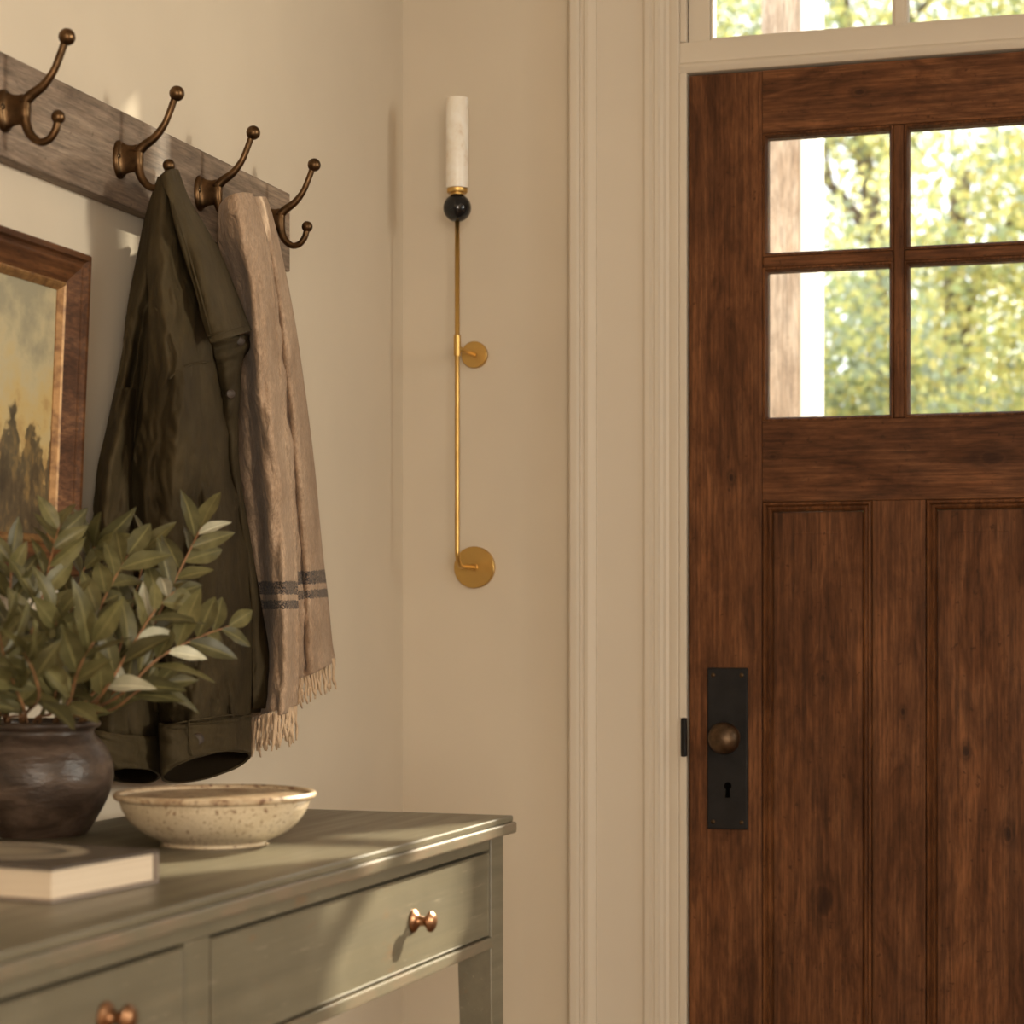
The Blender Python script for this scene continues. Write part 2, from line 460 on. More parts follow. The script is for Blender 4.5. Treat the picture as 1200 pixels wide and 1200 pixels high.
BOWL = pottery('speckled_cream_stoneware', ((0.42, 0.33, 0.215), (0.53, 0.43, 0.295), (0.60, 0.50, 0.36)), 0.32, 12, (210, 0.61, (0.16, 0.075, 0.035)), 0.15)
RIM = pottery('toasted_rim_glaze', ((0.27, 0.165, 0.09), (0.45, 0.335, 0.215), (0.55, 0.44, 0.305)), 0.33, 40, (150, 0.60, (0.13, 0.06, 0.03)), 0.15)

def pages():
    t = NT('cream_pages', 0.9)
    f = t.noise(t.coord((3, 3, 700)), 1.0, 3)
    t.base(t.ramp(f, [(0.3, (0.56, 0.45, 0.33)), (0.7, (0.70, 0.59, 0.46))]))
    return t.m
PAGES = pages()
def cover():
    t = NT('dark_printed_cover', 0.5)
    v = t.coord(out='Object')
    sp = t.n('SeparateXYZ'); t.l(v, sp.inputs[0])
    dx = t.math('DIVIDE', t.math('ADD', sp.outputs['X'], 0.115), 0.085)
    dy = t.math('DIVIDE', t.math('SUBTRACT', sp.outputs['Y'], 0.08), 0.062)
    d = t.math('SQRT', t.math('ADD', t.math('MULTIPLY', dx, dx), t.math('MULTIPLY', dy, dy)))
    base = t.ramp(t.noise(v, 40, 4), [(0.3, (0.055, 0.042, 0.033)), (0.7, (0.10, 0.078, 0.062))])
    oval = t.ramp(d, [(0.0, (0.30, 0.25, 0.18)), (0.45, (0.24, 0.20, 0.145)), (0.70, (0.10, 0.085, 0.07)), (0.80, (0.34, 0.29, 0.22)), (0.93, (0.34, 0.29, 0.22)), (1.0, (0.08, 0.06, 0.05))])
    t.base(t.mix(t.math('LESS_THAN', d, 1.0), base, oval))
    return t.m
COVER = cover()
COVEREDGE = paint('taupe_board_edge', (0.24, 0.19, 0.155), 0.6, 0.05)

def painting():
    t = NT('oil_landscape', 0.55)
    v = t.coord(out='Object')
    sp = t.n('SeparateXYZ'); t.l(v, sp.inputs[0])
    z = sp.outputs['Z']; y = sp.outputs['Y']
    n1 = t.noise(v, 18, 6, 0.65)
    sky = t.ramp(t.math('ADD', t.math('MULTIPLY', z, 3.0), t.math('MULTIPLY', t.math('SUBTRACT', n1, 0.5), 1.3)),
                 [(0.30, (0.34, 0.20, 0.07)), (0.50, (0.50, 0.37, 0.16)), (0.75, (0.46, 0.39, 0.235)), (1.0, (0.30, 0.27, 0.18))])
    # conifer tops: spikes across y, softened with paint noise
    zz = None
    for freq, amp, off in ((62, 0.040, 0.3), (113, 0.026, 1.7), (31, 0.022, 2.1)):
        s_ = t.math('ABSOLUTE', t.math('SINE', t.math('ADD', t.math('MULTIPLY', y, freq), off)))
        s_ = t.math('MULTIPLY', t.math('POWER', s_, 2.2), amp)
        zz = s_ if zz is None else t.math('ADD', zz, s_)
    edge = t.math('ADD', t.math('ADD', zz, 0.125), t.math('MULTIPLY', t.math('SUBTRACT', t.noise(v, 70, 4), 0.5), 0.10))
    msk = t.ramp(t.math('MULTIPLY', t.math('SUBTRACT', edge, z), 40.0), [(0.2, (0, 0, 0)), (0.7, (0.92,) * 3)])
    trees = t.ramp(t.noise(t.coord((1, 1, 0.6)), 45, 5, 0.65), [(0.36, (0.022, 0.017, 0.010)), (0.52, (0.075, 0.055, 0.030)), (0.64, (0.21, 0.135, 0.05))])
    c = t.mix(msk, sky, trees)
    t.base(c)
    t.bump(t.noise(v, 260, 3), 0.3, 0.0008)
    return t.m
OIL = painting()

def glass():
    m = bpy.data.materials.new('window_glass'); m.use_nodes = True
    nt = m.node_tree; nt.nodes.clear()
    out = nt.nodes.new('ShaderNodeOutputMaterial'); tr = nt.nodes.new('ShaderNodeBsdfTransparent'); gl = nt.nodes.new('ShaderNodeBsdfGlossy')
    fr = nt.nodes.new('ShaderNodeFresnel'); mx = nt.nodes.new('ShaderNodeMixShader')
    fr.inputs['IOR'].default_value = 1.45; gl.inputs['Roughness'].default_value = 0.02
    tr.inputs['Color'].default_value = (0.97, 0.985, 0.97, 1)
    nt.links.new(fr.outputs[0], mx.inputs[0]); nt.links.new(tr.outputs[0], mx.inputs[1]); nt.links.new(gl.outputs[0], mx.inputs[2])
    nt.links.new(mx.outputs[0], out.inputs['Surface'])
    return m
GLASS = glass()

# ------------------------------------------------------------------ room shell
H = 2.75; XR = 3.3; YB = -5.8
def st(o): o['kind'] = 'structure'; return o
st(box('floor', (-0.15, YB - 0.15, -0.1), (XR + 0.15, 0.12, 0.0), FLOOR, bev=0))
st(box('ceiling', (-0.15, YB - 0.15, H), (XR + 0.15, 0.12, H + 0.1), CEIL, bev=0))
st(box('wall_left', (-0.15, YB - 0.15, 0), (0.0, 0.12, H), WALL, bev=0))
st(boxes('wall_right', [((XR, YB - 0.15, 0), (XR + 0.15, -2.40, H)), ((XR, -1.10, 0), (XR + 0.15, 0.12, H)), ((XR, -2.40, 0), (XR + 0.15, -1.10, 0.80)), ((XR, -2.40, 2.40), (XR + 0.15, -1.10, H))], WALL))
w3 = thing('added_window_side', kind='structure', loc=(XR + 0.1, -1.75, 0.80))  # added window, an opening for the side fill lamp
ring('window_frame', (-2.40, 0.80, -1.10, 2.40), [(0, 0), (0, 0.05), (0.05, 0.05), (0.05, 0)], lambda a, b, h: (XR + 0.06 + h, a, b), TRIM, w3)
box('pane', (XR + 0.08, -2.35, 0.85), (XR + 0.085, -1.15, 2.35), GLASS, w3, bev=0)
DX0, DX1, DTOP = 0.498, 1.441, 2.0105          # door leaf
OX0, OX1, OTOP = 0.482, 1.457, 2.41            # opening incl. transom
st(boxes('wall_door', [((0, 0, 0), (OX0, 0.12, H)), ((OX1, 0, 0), (XR, 0.12, H)), ((OX0, 0, OTOP), (OX1, 0.12, H))], WALL))
st(boxes('wall_back', [((0, YB - 0.15, 0), (1.55, YB, H)), ((3.15, YB - 0.15, 0), (XR, YB, H)),
                       ((1.55, YB - 0.15, 0), (3.15, YB, 0.75)), ((1.55, YB - 0.15, 1.98), (3.15, YB, H))], WALL))
w2 = thing('added_window_back', kind='structure', loc=(2.35, YB - 0.1, 0.75))  # added window, built around the back fill lamp
ring('window_frame', (1.55, 0.75, 3.15, 1.98), [(0, 0), (0, 0.05), (0.05, 0.05), (0.05, 0)], lambda a, b, h: (a, YB - 0.12 + h, b), TRIM, w2)
box('pane', (1.6, YB - 0.105, 0.8), (3.1, YB - 0.1, 1.93), GLASS, w2, bev=0)

# door casing: a moulded board each side and over the transom
CP = [(0.3010, 0.0), (0.3010, -0.030), (0.3045, -0.0335), (0.3150, -0.0335), (0.3185, -0.030), (0.3200, -0.0245), (0.3245, -0.0235), (0.3265, -0.027),
      (0.3330, -0.0275), (0.3400, -0.0245), (0.3455, -0.0235), (0.3470, -0.0185), (0.3505, -0.0180), (0.4230, -0.0180), (0.4245, -0.0215),
      (0.4290, -0.0245), (0.4365, -0.0245), (0.4395, -0.0205), (0.4425, -0.0200), (0.4440, -0.0235), (0.4505, -0.0235), (0.4530, -0.0195),
      (0.4580, -0.0170), (0.4610, -0.0105), (0.4660, -0.0085), (0.4700, -0.0100), (0.4790, -0.0100), (0.4825, -0.0070), (0.4825, 0.0)]
tr1 = st(prism('trim_1', CP, 0.0, 2.50, TRIM))
XM = OX0 + OX1
tr2 = st(prism('trim_2', [(XM - x, y) for x, y in CP][::-1], 0.0, 2.50, TRIM))
st(box('trim_3', (0.301, -0.026, 2.42), (XM - 0.301, -0.001, 2.55), TRIM, bev=0.004))
# jambs and the moulded transom bar
jm = thing('trim_4', kind='structure', loc=(OX0, 0, 0))
box('jamb', (OX0 + 0.0008, -0.0095, 0.0), (DX0 - 0.0030, 0.119, 2.0135), TRIM, jm, 0.0015)
box('jamb', (OX0 + 0.0008, -0.0060, 2.0650), (DX0 - 0.004, 0.119, 2.409), TRIM, jm, 0.002)
box('jamb', (DX1 + 0.0035, -0.004, 0.0), (OX1 - 0.0006, 0.119, 2.409), TRIM, jm, 0.0015)
box('door_stop', (DX0 - 0.0034, 0.051, 0.0), (DX0 + 0.011, 0.066, 2.0), TRIM, jm, 0.001)
box('latch_keeper', (0.4865, -0.017, 0.894), (0.4962, -0.0045, 0.958), IRON, jm, 0.003)['label'] = 'black iron latch keeper'
tb = thing('trim_5', kind='structure', loc=(OX0, 0, 2.03))
TB = [(0.119, 2.016), (0.0, 2.0135), (-0.005, 2.0145), (-0.0080, 2.0185), (-0.0100, 2.0235), (-0.0090, 2.0275), (-0.0065, 2.0290), (-0.0050, 2.0315), (-0.0055, 2.060), (-0.004, 2.0645), (0.119, 2.0645)]
xa, xb = OX0 + 0.0008, OX1 - 0.0008
V = [(xa, y, z) for y, z in TB] + [(xb, y, z) for y, z in TB]; n = len(TB)
sharp(fixn(mesh('transom_bar', V, [(i, (i + 1) % n, n + (i + 1) % n, n + i) for i in range(n)] + [tuple(range(n)), tuple(range(n, 2 * n))[::-1]], TRIM, tb)), 25)

# transom light above the door
wn = thing('window_1', kind='structure', loc=(0.97, 0.02, 2.07))
SX0, SX1, SZ0, SZ1 = DX0 - 0.002, DX1 + 0.002, 2.0655, 2.405
pl = lambda a, b, h: (a, 0.045 - h, b)
box('sash_stile', (SX0, 0.006, SZ0), (0.5305, 0.045, SZ1), TRIM, wn, 0.001)
box('sash_stile', (SX1 - 0.033, 0.006, SZ0), (SX1, 0.045, SZ1), TRIM, wn, 0.001)
box('sash_rail', (0.531, 0.006, SZ0), (SX1 - 0.0335, 0.045, 2.0695), TRIM, wn, 0.0005)
box('sash_rail', (0.531, 0.006, SZ1 - 0.035), (SX1 - 0.0335, 0.045, SZ1), TRIM, wn, 0.001)
TZ0, TZ1 = 2.070, SZ1 - 0.0355
tmx = [0.838, 1.101]
for m in tmx: box('muntin', (m - 0.0085, 0.010, TZ0), (m + 0.0085, 0.040, TZ1), TRIM, wn, 0.003)
tx = [0.531, tmx[0], tmx[1], SX1 - 0.0335]
for i in range(3):
    a0 = tx[i] + (0.0085 if i else 0); a1 = tx[i + 1] - (0.0085 if i < 2 else 0)
    ring('glazing_bead', (a0, TZ0, a1, TZ1), [(0, 0.010), (0, 0.032), (0.003, 0.032), (0.0048, 0.022), (0.0048, 0.010)], pl, TRIM, wn)
    box('pane', (a0 + 0.001, 0.036, TZ0 + 0.001), (a1 - 0.001, 0.039, TZ1 - 0.001), GLASS, wn, bev=0)

# ------------------------------------------------------------------ door
dr = thing('door_1', kind='structure', loc=(DX0, 0.02, 0.008))
dr['label'] = 'dark brown panelled wooden front door with six small panes'
DY0, DY1 = 0.0, 0.045
SL, SRt = 0.618, 1.321
RT0, RM0, RM1, RB = 1.909, 1.3095, 1.4400, 0.25
box('stile', (DX0, DY0, 0.008), (SL, DY1, DTOP), DOOR_V, dr, 0.0015)
box('stile', (SRt, DY0, 0.008), (DX1, DY1, DTOP), DOOR_V, dr, 0.0015)
box('rail', (SL + 0.0006, DY0, RT0), (SRt - 0.0006, DY1, DTOP), DOOR_H, dr, 0.001)
box('rail', (SL + 0.0006, DY0, RM0), (SRt - 0.0006, DY1, RM1), DOOR_H, dr, 0.001)
box('rail', (SL + 0.0006, DY0, 0.008), (SRt - 0.0006, DY1, RB), DOOR_H, dr, 0.001)
# glazing: 3 x 2 panes
MX = [0.8375, 1.1015]; MZ = 1.6995
for m in MX: box('muntin', (m - 0.0085, DY0 + 0.0015, RM1 + 0.0005), (m + 0.0085, DY1 - 0.004, RT0 - 0.0005), DOOR_V, dr, 0.003)
gx = [SL, MX[0], MX[1], SRt]
gz = [RM1, MZ, RT0]
for i in range(3):
    a0 = gx[i] + (0.009 if i else 0.0005); a1 = gx[i + 1] - (0.009 if i < 2 else 0.0005)
    box('muntin', (a0, DY0 + 0.0015, MZ - 0.0085), (a1, DY1 - 0.004, MZ + 0.0085), DOOR_H, dr, 0.003)
    for j in range(2):
        b0 = gz[j] + (0.009 if j else 0.0005); b1 = gz[j + 1] - (0.009 if not j else 0.0005)
        ins = 0.0095 if i == 0 else 0.005
        ring('glazing_bead', (a0, b0, a1, b1),
             [(0, 0.012), (0, 0.043), (0.0025, 0.0435), (0.0045, 0.040), (0.0055, 0.036), (0.0068, 0.033), (0.0068, 0.012)],
             lambda a, b, h: (a, 0.045 - h, b), DOOR_V, dr)
        box('pane', (a0 + 0.001, 0.0255, b0 + 0.001), (a1 - 0.001, 0.0285, b1 - 0.001), GLASS, dr, bev=0)
# lower panels: three, parted by mullions
px0 = [SL, 0.8806, 1.1432]; px1 = [0.7957, 1.0583, SRt]
for i in range(2):
    box('mullion', (px1[i] + 0.0005, DY0, RB + 0.0005), (px0[i + 1] - 0.0005, DY1, RM0 - 0.0005), DOOR_V, dr, 0.001)
for i in range(3):
    rect = (px0[i] + 0.0006, RB + 0.0006, px1[i] - 0.0006, RM0 - 0.0006)
    ring('panel_moulding', rect,
         [(0, 0.020), (0, 0.0440), (0.0015, 0.0465), (0.0045, 0.0470), (0.0065, 0.0440), (0.0075, 0.0405), (0.0105, 0.0415), (0.0135, 0.0385), (0.0155, 0.0330), (0.0155, 0.020)],
         lambda a, b, h: (a, 0.045 - h, b), DOOR_V, dr)
    box('panel', (rect[0] + 0.0160, 0.0140, rect[1] + 0.016), (rect[2] - 0.0160, 0.0250, rect[3] - 0.016), DOOR_V, dr, 0.0012)
    # hairline of the raised field
    a0, b0, a1, b1 = rect[0] + 0.048, rect[1] + 0.05, rect[2] - 0.048, rect[3] - 0.050
    ring('panel_field', (a0, b0, a1, b1), [(0, 0.0305), (0.0003, 0.0317), (0.0018, 0.0317), (0.0022, 0.0305)], lambda a, b, h: (a, 0.045 - h, b), DOOR_V, dr)
# lock plate, knob, keyhole
ex0, ex1, ez0, ez1 = 0.5285, 0.5955, 0.7765, 1.0400
es = box('escutcheon', (ex0, -0.0065, ez0), (ex1, -0.0001, ez1), IRON, dr, 0.0025)
es['label'] = 'tall black iron lock plate'
for sx in (ex0 + 0.010, ex1 - 0.010):
    for sz in (ez0 + 0.012, ez1 - 0.012):
        lathe('screw', [(0.0001, -0.0082), (0.0022, -0.0078), (0.0036, -0.0066), (0.0036, -0.006)], SCREW, es, (sx, 0, sz), 'Y', 16)
kx, kz = 0.563, 0.927
kn = lathe('door_knob', [(0.0205, -0.0060), (0.0205, -0.0085), (0.0150, -0.0110), (0.0100, -0.0130), (0.0090, -0.0230), (0.0120, -0.0265), (0.0205, -0.0290), (0.0250, -0.0345),
                         (0.0262, -0.0400), (0.0250, -0.0460), (0.0205, -0.0515), (0.0130, -0.0555), (0.0060, -0.0572), (0.0001, -0.0576)], KNOBM, dr, (kx, 0, kz), 'Y', 40)
for p in kn.data.polygons: p.use_smooth = True
kn['label'] = 'round mottled bronze door knob'
V = [(kx + 0.0062 * math.cos(t), -0.0068, 0.8475 + 0.0062 * math.sin(t)) for t in [R(-60) + R(300) * i / 18 for i in range(19)]]
V += [(kx - 0.0042, -0.0068, 0.8285), (kx + 0.0042, -0.0068, 0.8285)]
mesh('keyhole', V, [tuple(range(len(V)))], BLACKHOLE, es, solid=0.0004)  # flat black inlay, the hole's darkness put into its colour
box('latch_plate', (0.4984, 0.012, 0.80), (0.4989, 0.030, 0.99), IRON, dr, 0)

# ------------------------------------------------------------------ wall sconce
sx, sy = 0.1300, -0.100
wsc = thing('wall_sconce', 'tall brass wall sconce with alabaster tube and black stone ball', 'wall lamp', (sx, 0, 1.17))
zl, zu = 1.2065, 1.5650
lathe('backplate', [(0.0350, -0.0005), (0.0352, -0.0090), (0.0342, -0.0100), (0.0001, -0.0104)], BRASS, wsc, (sx, 0, zl), 'Y', 64)
lathe('backplate', [(0.0222, -0.0005), (0.0224, -0.0090), (0.0214, -0.0100), (0.0001, -0.0104)], BRASS, wsc, (sx, 0, zu), 'Y', 48)
rr = 0.0040
za = zl + 0.0
bend = [(sx, -0.0104, za), (sx, -0.060, za)] + [(sx, -0.075 - 0.025 * math.sin(a), za + 0.025 * (1 - math.cos(a))) for a in [R(9 * i) for i in range(11)]] + [(sx, sy, za + 0.04), (sx, sy, 1.50), (sx, sy, 1.7820)]
tube('rod', bend, rr, BRASS, wsc, 20)
lathe('ferrule', [(0.0062, -0.0135), (0.0068, -0.013), (0.0068, -0.0105), (0.0062, -0.0100)], BRASS, wsc, (sx, 0, zl), 'Y', 24)
lathe('ferrule', [(0.0058, -0.017), (0.0058, 0.017)], BRASS, wsc, (sx, sy, zu + 0.004), 'Z', 24)
tube('arm', [(sx, sy + 0.004, zu), (sx, -0.0104, zu)], 0.0042, BRASS, wsc, 16)
ball('stone_ball', (sx, sy, 1.7955), 0.0232, BLACK, wsc, 40)
lathe('collar', [(0.0105, 1.8170), (0.0105, 1.8200), (0.0160, 1.8200), (0.0168, 1.8210), (0.0168, 1.8270), (0.0160, 1.8275), (0.0001, 1.8275)], BRASS, wsc, (sx, sy, 0), 'Z', 40)
lathe('alabaster_tube', [(0.0182, 1.8276), (0.0187, 1.8290), (0.0187, 1.9740), (0.0180, 1.9755), (0.0160, 1.9755), (0.0155, 1.9740), (0.0155, 1.8400), (0.0001, 1.8390)], ALAB, wsc, (sx, sy, 0), 'Z', 48)

# ------------------------------------------------------------------ coat rack
rk = thing('coat_rack', 'weathered grey-brown board with four bronze double hooks on wall', 'coat rack', (0, -1.05, 1.625))
BX = 0.022
box('board', (0.0005, -1.62, 1.6250), (BX, -0.5535, 1.7385), RAILW, rk, 0.0015)
def hook_pts(up):
    if up: return catmull([(0.024, 0, 0.006), (0.034, 0, 0.0150), (0.048, 0, 0.024), (0.0605, 0, 0.0385), (0.0685, 0, 0.0550), (0.0745, 0, 0.0700)], 5)
    return catmull([(0.0265, 0, 0.010), (0.0270, 0, -0.012), (0.0325, 0, -0.027), (0.044, 0, -0.0365), (0.0555, 0, -0.0345), (0.0630, 0, -0.0255), (0.0660, 0, -0.016)], 5)
def make_hook(y, z):
    V, Fc = [], []
    def add(d):
        b = len(V); V.extend(d[0]); Fc.extend([tuple(i + b for i in f) for f in d[1]])
    # oval back plate with a cushion edge, waisted neck
    n = 40
    P = []
    for s_, h in ((1.0, 0.0002), (1.0, 0.003), (0.93, 0.0050), (0.80, 0.0060), (0.52, 0.0066), (0.47, 0.0085), (0.43, 0.013), (0.41, 0.019), (0.43, 0.0245), (0.41, 0.0285), (0.30, 0.0315), (0.1, 0.0325)):
        ry = 0.0165 * s_; rz = 0.0235 * s_
        if s_ < 0.6: ry, rz = 0.0165 * s_, 0.0400 * s_
        P.append([(h, ry * math.cos(2 * math.pi * k / n), rz * math.sin(2 * math.pi * k / n)) for k in range(n)])
    b = len(V)
    for rg in P: V.extend([Vector(p) for p in rg])
    for i in range(len(P) - 1):
        for k in range(n): Fc.append((b + i * n + k, b + i * n + (k + 1) % n, b + (i + 1) * n + (k + 1) % n, b + (i + 1) * n + k))
    Fc.append(tuple(b + (len(P) - 1) * n + k for k in range(n)))
    pu = hook_pts(True); pd = hook_pts(False)
    add(tube_data(pu, [0.0068 - 0.0026 * min(1, i / (len(pu) * 0.6)) for i in range(len(pu))], 14))
    add(tube_data(pd, [0.0068 - 0.0024 * min(1, i / (len(pd) * 0.5)) for i in range(len(pd))], 14))
    o = mesh('hook', [Vector(v) + Vector((BX, y, z)) for v in V], Fc, BRONZE, rk, False, True)
    fixn(o)
    ball('hook_ball', (BX + 0.0772, y, z + 0.0750), 0.0093, BRONZE, o)
    ball('hook_ball', (BX + 0.0668, y, z - 0.0110), 0.0078, BRONZE, o)
    for dy in (-0.0115, 0.0115):
        lathe('screw', [(0.0001, 0.0078), (0.0022, 0.0074), (0.0033, 0.0064), (0.0033, 0.0035)], SCREW, o, (BX, y + dy, z + 0.002), 'X', 14)
HY = [-1.3666, -1.0937, -0.8645, -0.652]
for y, z in zip(HY, (1.6745, 1.6774, 1.6800, 1.6810)): make_hook(y, z)

# ------------------------------------------------------------------ cloth patches
def spline_rows(rows, nu, nv):
    """rows of (px,py,x) control points -> dense grid, Catmull-Rom both ways (coordinates stay px,py,x)"""
    cols = [catmull(r, nu) for r in rows]
    m = len(cols[0]); out = []
    for j in range(m):
        out.append(catmull([c[j] for c in cols], nv))
    return [[out[j][i] for j in range(m)] for i in range(len(out[0]))]
def patch(name, rows, mat, parent, nu=8, nv=6, fold=None, solid=0.0025, uvf=None, minx=0.004, wr=0.0):
    g = spline_rows(rows, nu, nv)
    nr, nc = len(g), len(g[0])
    V = []; UV = []
    for i in range(nr):
        for j in range(nc):
            px, py, x = g[i][j]
            if fold: x += fold(j / (nc - 1), i / (nr - 1), px, py)
            if wr:
                kk = min(1.0, max(0.25, (py - 205) / 160.0)) * wr
                a1 = noise.noise(Vector((px / 26.0 + py / 130.0, py / 88.0, 3.1)))
                a2 = noise.noise(Vector((px / 12.0 - py / 70.0, py / 34.0, 7.7)))
                a3 = noise.noise(Vector((px / 9.0 + py / 22.0, py / 15.0, 1.3)))
                x += kk * ((0.45 - abs(a1) * 1.6) * 0.9 + (0.4 - abs(a2) * 1.5) * 0.45 + (0.4 - abs(a3) * 1.5) * 0.16 * (1.8 if py > 760 else 1.0))
            V.append(atX(px, py, max(x, minx)))
            UV.append(uvf(px, py, j / (nc - 1)) if uvf else (j / (nc - 1), 1 - i / (nr - 1)))
    Fc = [(i * nc + j, i * nc + j + 1, (i + 1) * nc + j + 1, (i + 1) * nc + j) for i in range(nr - 1) for j in range(nc - 1)]
    o = mesh(name, V, Fc, mat, parent, False, True, solid)
    uvl = o.data.uv_layers.new(name='UVMap')
    for lp in o.data.loops: uvl.data[lp.index].uv = UV[lp.vertex_index]
    return o
def R_(py, *pts): return [Vector((px, py, x)) for px, x in pts]
def P_(*pts): return [Vector(p) for p in pts]

# ------------------------------------------------------------------ olive jacket
jk = thing('jacket', 'dark olive cotton jacket hanging by its collar from second hook', 'jacket', (0.06, -1.05, 0.96))
def bodyfold(u, v, px, py):
    k = min(1, max(0, (py - 240) / 200))
    return k * (0.007 * math.sin(u * 15 + v * 2.0) + 0.004 * math.sin(u * 31 + 1 + v * 5))
patch('body', [
    R_(207, (186, .078), (190, .088), (195, .092), (200, .090), (206, .078)),
    R_(250, (172, .050), (182, .075), (195, .085), (210, .080), (222, .060)),
    R_(307, (160, .030), (178, .066), (200, .080), (225, .080), (250, .060)),
    R_(360, (150, .026), (170, .056), (198, .078), (232, .082), (270, .070)),
    R_(420, (142, .024), (160, .048), (195, .072), (240, .082), (282, .076)),
    R_(500, (126, .022), (148, .042), (188, .062), (238, .075), (276, .072)),
    R_(560, (113, .022), (140, .038), (185, .055), (240, .070), (280, .070)),
    R_(640, (108, .022), (138, .036), (185, .050), (245, .066), (293, .070)),
    R_(730, (106, .022), (138, .036), (190, .050), (255, .062), (308, .068)),
    R_(835, (106, .022), (140, .036), (200, .050), (265, .060), (326, .064))], OLIVE, jk, 20, 12, bodyfold, wr=0.008)
def slvfold(u, v, px, py):
    k = min(1, max(0, (py - 300) / 150))
    e = math.sin(math.pi * u)
    return k * e * (0.006 * math.sin(u * 9 - v * 9 + 0.6) + 0.0045 * math.sin(u * 17 + v * 13) + 0.003 * math.sin(v * 40 + u * 6) * max(0, v - 0.72) * 3.5)
SLV = [
    R_(212, (187, .088), (191, .096), (195, .100), (199, .097), (203, .090)),
    R_(300, (174, .072), (188, .098), (204, .106), (220, .100), (236, .082)),
    R_(360, (175, .068), (190, .102), (211, .114), (232, .106), (250, .082)),
    R_(430, (172, .066), (190, .108), (212, .124), (236, .116), (257, .084)),
    R_(500, (161, .060), (185, .108), (212, .128), (246, .118), (273, .084)),
    R_(560, (155, .055), (183, .104), (215, .128), (251, .118), (281, .084)),
    R_(640, (157, .052), (187, .100), (222, .124), (261, .114), (290, .082)),
    R_(730, (166, .052), (196, .098), (231, .120), (268, .110), (294, .080)),
    R_(800, (180, .052), (204, .096), (236, .114), (270, .108), (294, .080)),
    R_(846, (188, .054), (209, .094), (238, .110), (270, .104), (292, .080))]
patch('sleeve', SLV, OLIVE, jk, 20, 12, slvfold, wr=0.0105)
def cuff(name, rings, mat, parent, n=36, seglen=6):
    """rings: (cx,cy,half width,tilt px,x centre,x radius,front-edge shift px)"""
    rs = [Vector(r[:3]) for r in rings]
    dense = []
    for i in range(len(rings) - 1):
        for k in range(seglen):
            t = k / seglen; t2 = t
            dense.append([rings[i][q] * (1 - t2) + rings[i + 1][q] * t2 for q in range(7)])
    dense.append(list(rings[-1]))
    V, Fc = [], []
    for q, (cx, cy, hw, tilt, xc, xr, sh) in enumerate(dense):
        for k in range(n):
            th = 2 * math.pi * k / n
            c, s = math.cos(th), math.sin(th)
            x = xc + xr * s + 0.0015 * math.sin(5 * th + q) + 0.0022 * noise.noise(Vector((c * 2.2, s * 2.2, q * 0.35)))
            V.append(atX(cx + hw * c, cy + tilt * c + sh * s, x))
    for i in range(len(dense) - 1):
        for k in range(n): Fc.append((i * n + k, i * n + (k + 1) % n, (i + 1) * n + (k + 1) % n, (i + 1) * n + k))
    return mesh(name, V, Fc, mat, parent, False, True, 0.0028)
cf = cuff('cuff', [(240, 842, 53.5, -6, .082, .034, 4), (240, 848, 53.5, -6, .083, .036, 3), (241, 872, 52.5, -10, .086, .036, -5), (241.5, 899, 51.5, -13, .089, .036, -14)], OLIVE, jk)
def button(px, py, x, parent, r=0.0075, nrm=(0.62, -0.78, 0.05)):
    V, Fc = lathe_data([(r * 0.9, -0.001), (r, 0.0005), (r, 0.0020), (r * 0.85, 0.0030), (r * 0.6, 0.0022), (r * 0.3, 0.0020), (0.0001, 0.0020)], 20)
    q = Vector(nrm).to_track_quat('Z', 'Y'); p = atX(px, py, x)
    return sharp(fixn(mesh('button', [q @ Vector(v) + p for v in V], Fc, HORN, parent, False, True)), 40)
cuff('cuff_shade_liner', [(240, 852, 49, -6, .084, .030, 0), (241, 872, 49.5, -10, .086, .0325, -5), (241.5, 897, 49.5, -13, .089, .0330, -14)], CUFFSHADE, jk)  # dark inner tubes stand in for the shade inside the cuffs
cuff('cuff_shade_liner', [(147, 868, 38, 6, .051, .024, 2), (150, 890, 36, 4, .053, .025, -2), (156, 908, 29.5, 1, .056, .0245, -9)], CUFFSHADE, jk)
button(232, 866, .1225, cf)
def stitch(pts, parent, rad=0.0011, per=8):
    tube('seam', [atX(p[0], p[1], p[2] + 0.0015) for p in catmull(pts, per)], rad, OLIVE, parent, 6)
# the far sleeve, folded behind, with its own cuff
patch('sleeve', [
    R_(455, (136, .030), (144, .050), (152, .055), (160, .045)),
    R_(500, (126, .032), (136, .058), (148, .062), (158, .045)),
    R_(560, (115, .032), (128, .060), (145, .064), (158, .045)),
    R_(660, (110, .032), (128, .060), (148, .064), (166, .045)),
    R_(760, (108, .032), (130, .060), (155, .064), (176, .045)),
    R_(862, (106, .034), (132, .060), (162, .064), (188, .050))], OLIVE, jk, 14, 10, lambda u, v, px, py: math.sin(math.pi * u) * 0.005 * math.sin(u * 11 + v * 12), wr=0.009)
cuff('cuff', [(147, 858, 41, 4, .050, .026, 3), (147, 868, 41, 6, .051, .028, 2), (150, 890, 38, 4, .053, .028, -2), (156, 909, 31, 1, .056, .027, -9)], OLIVE, jk)
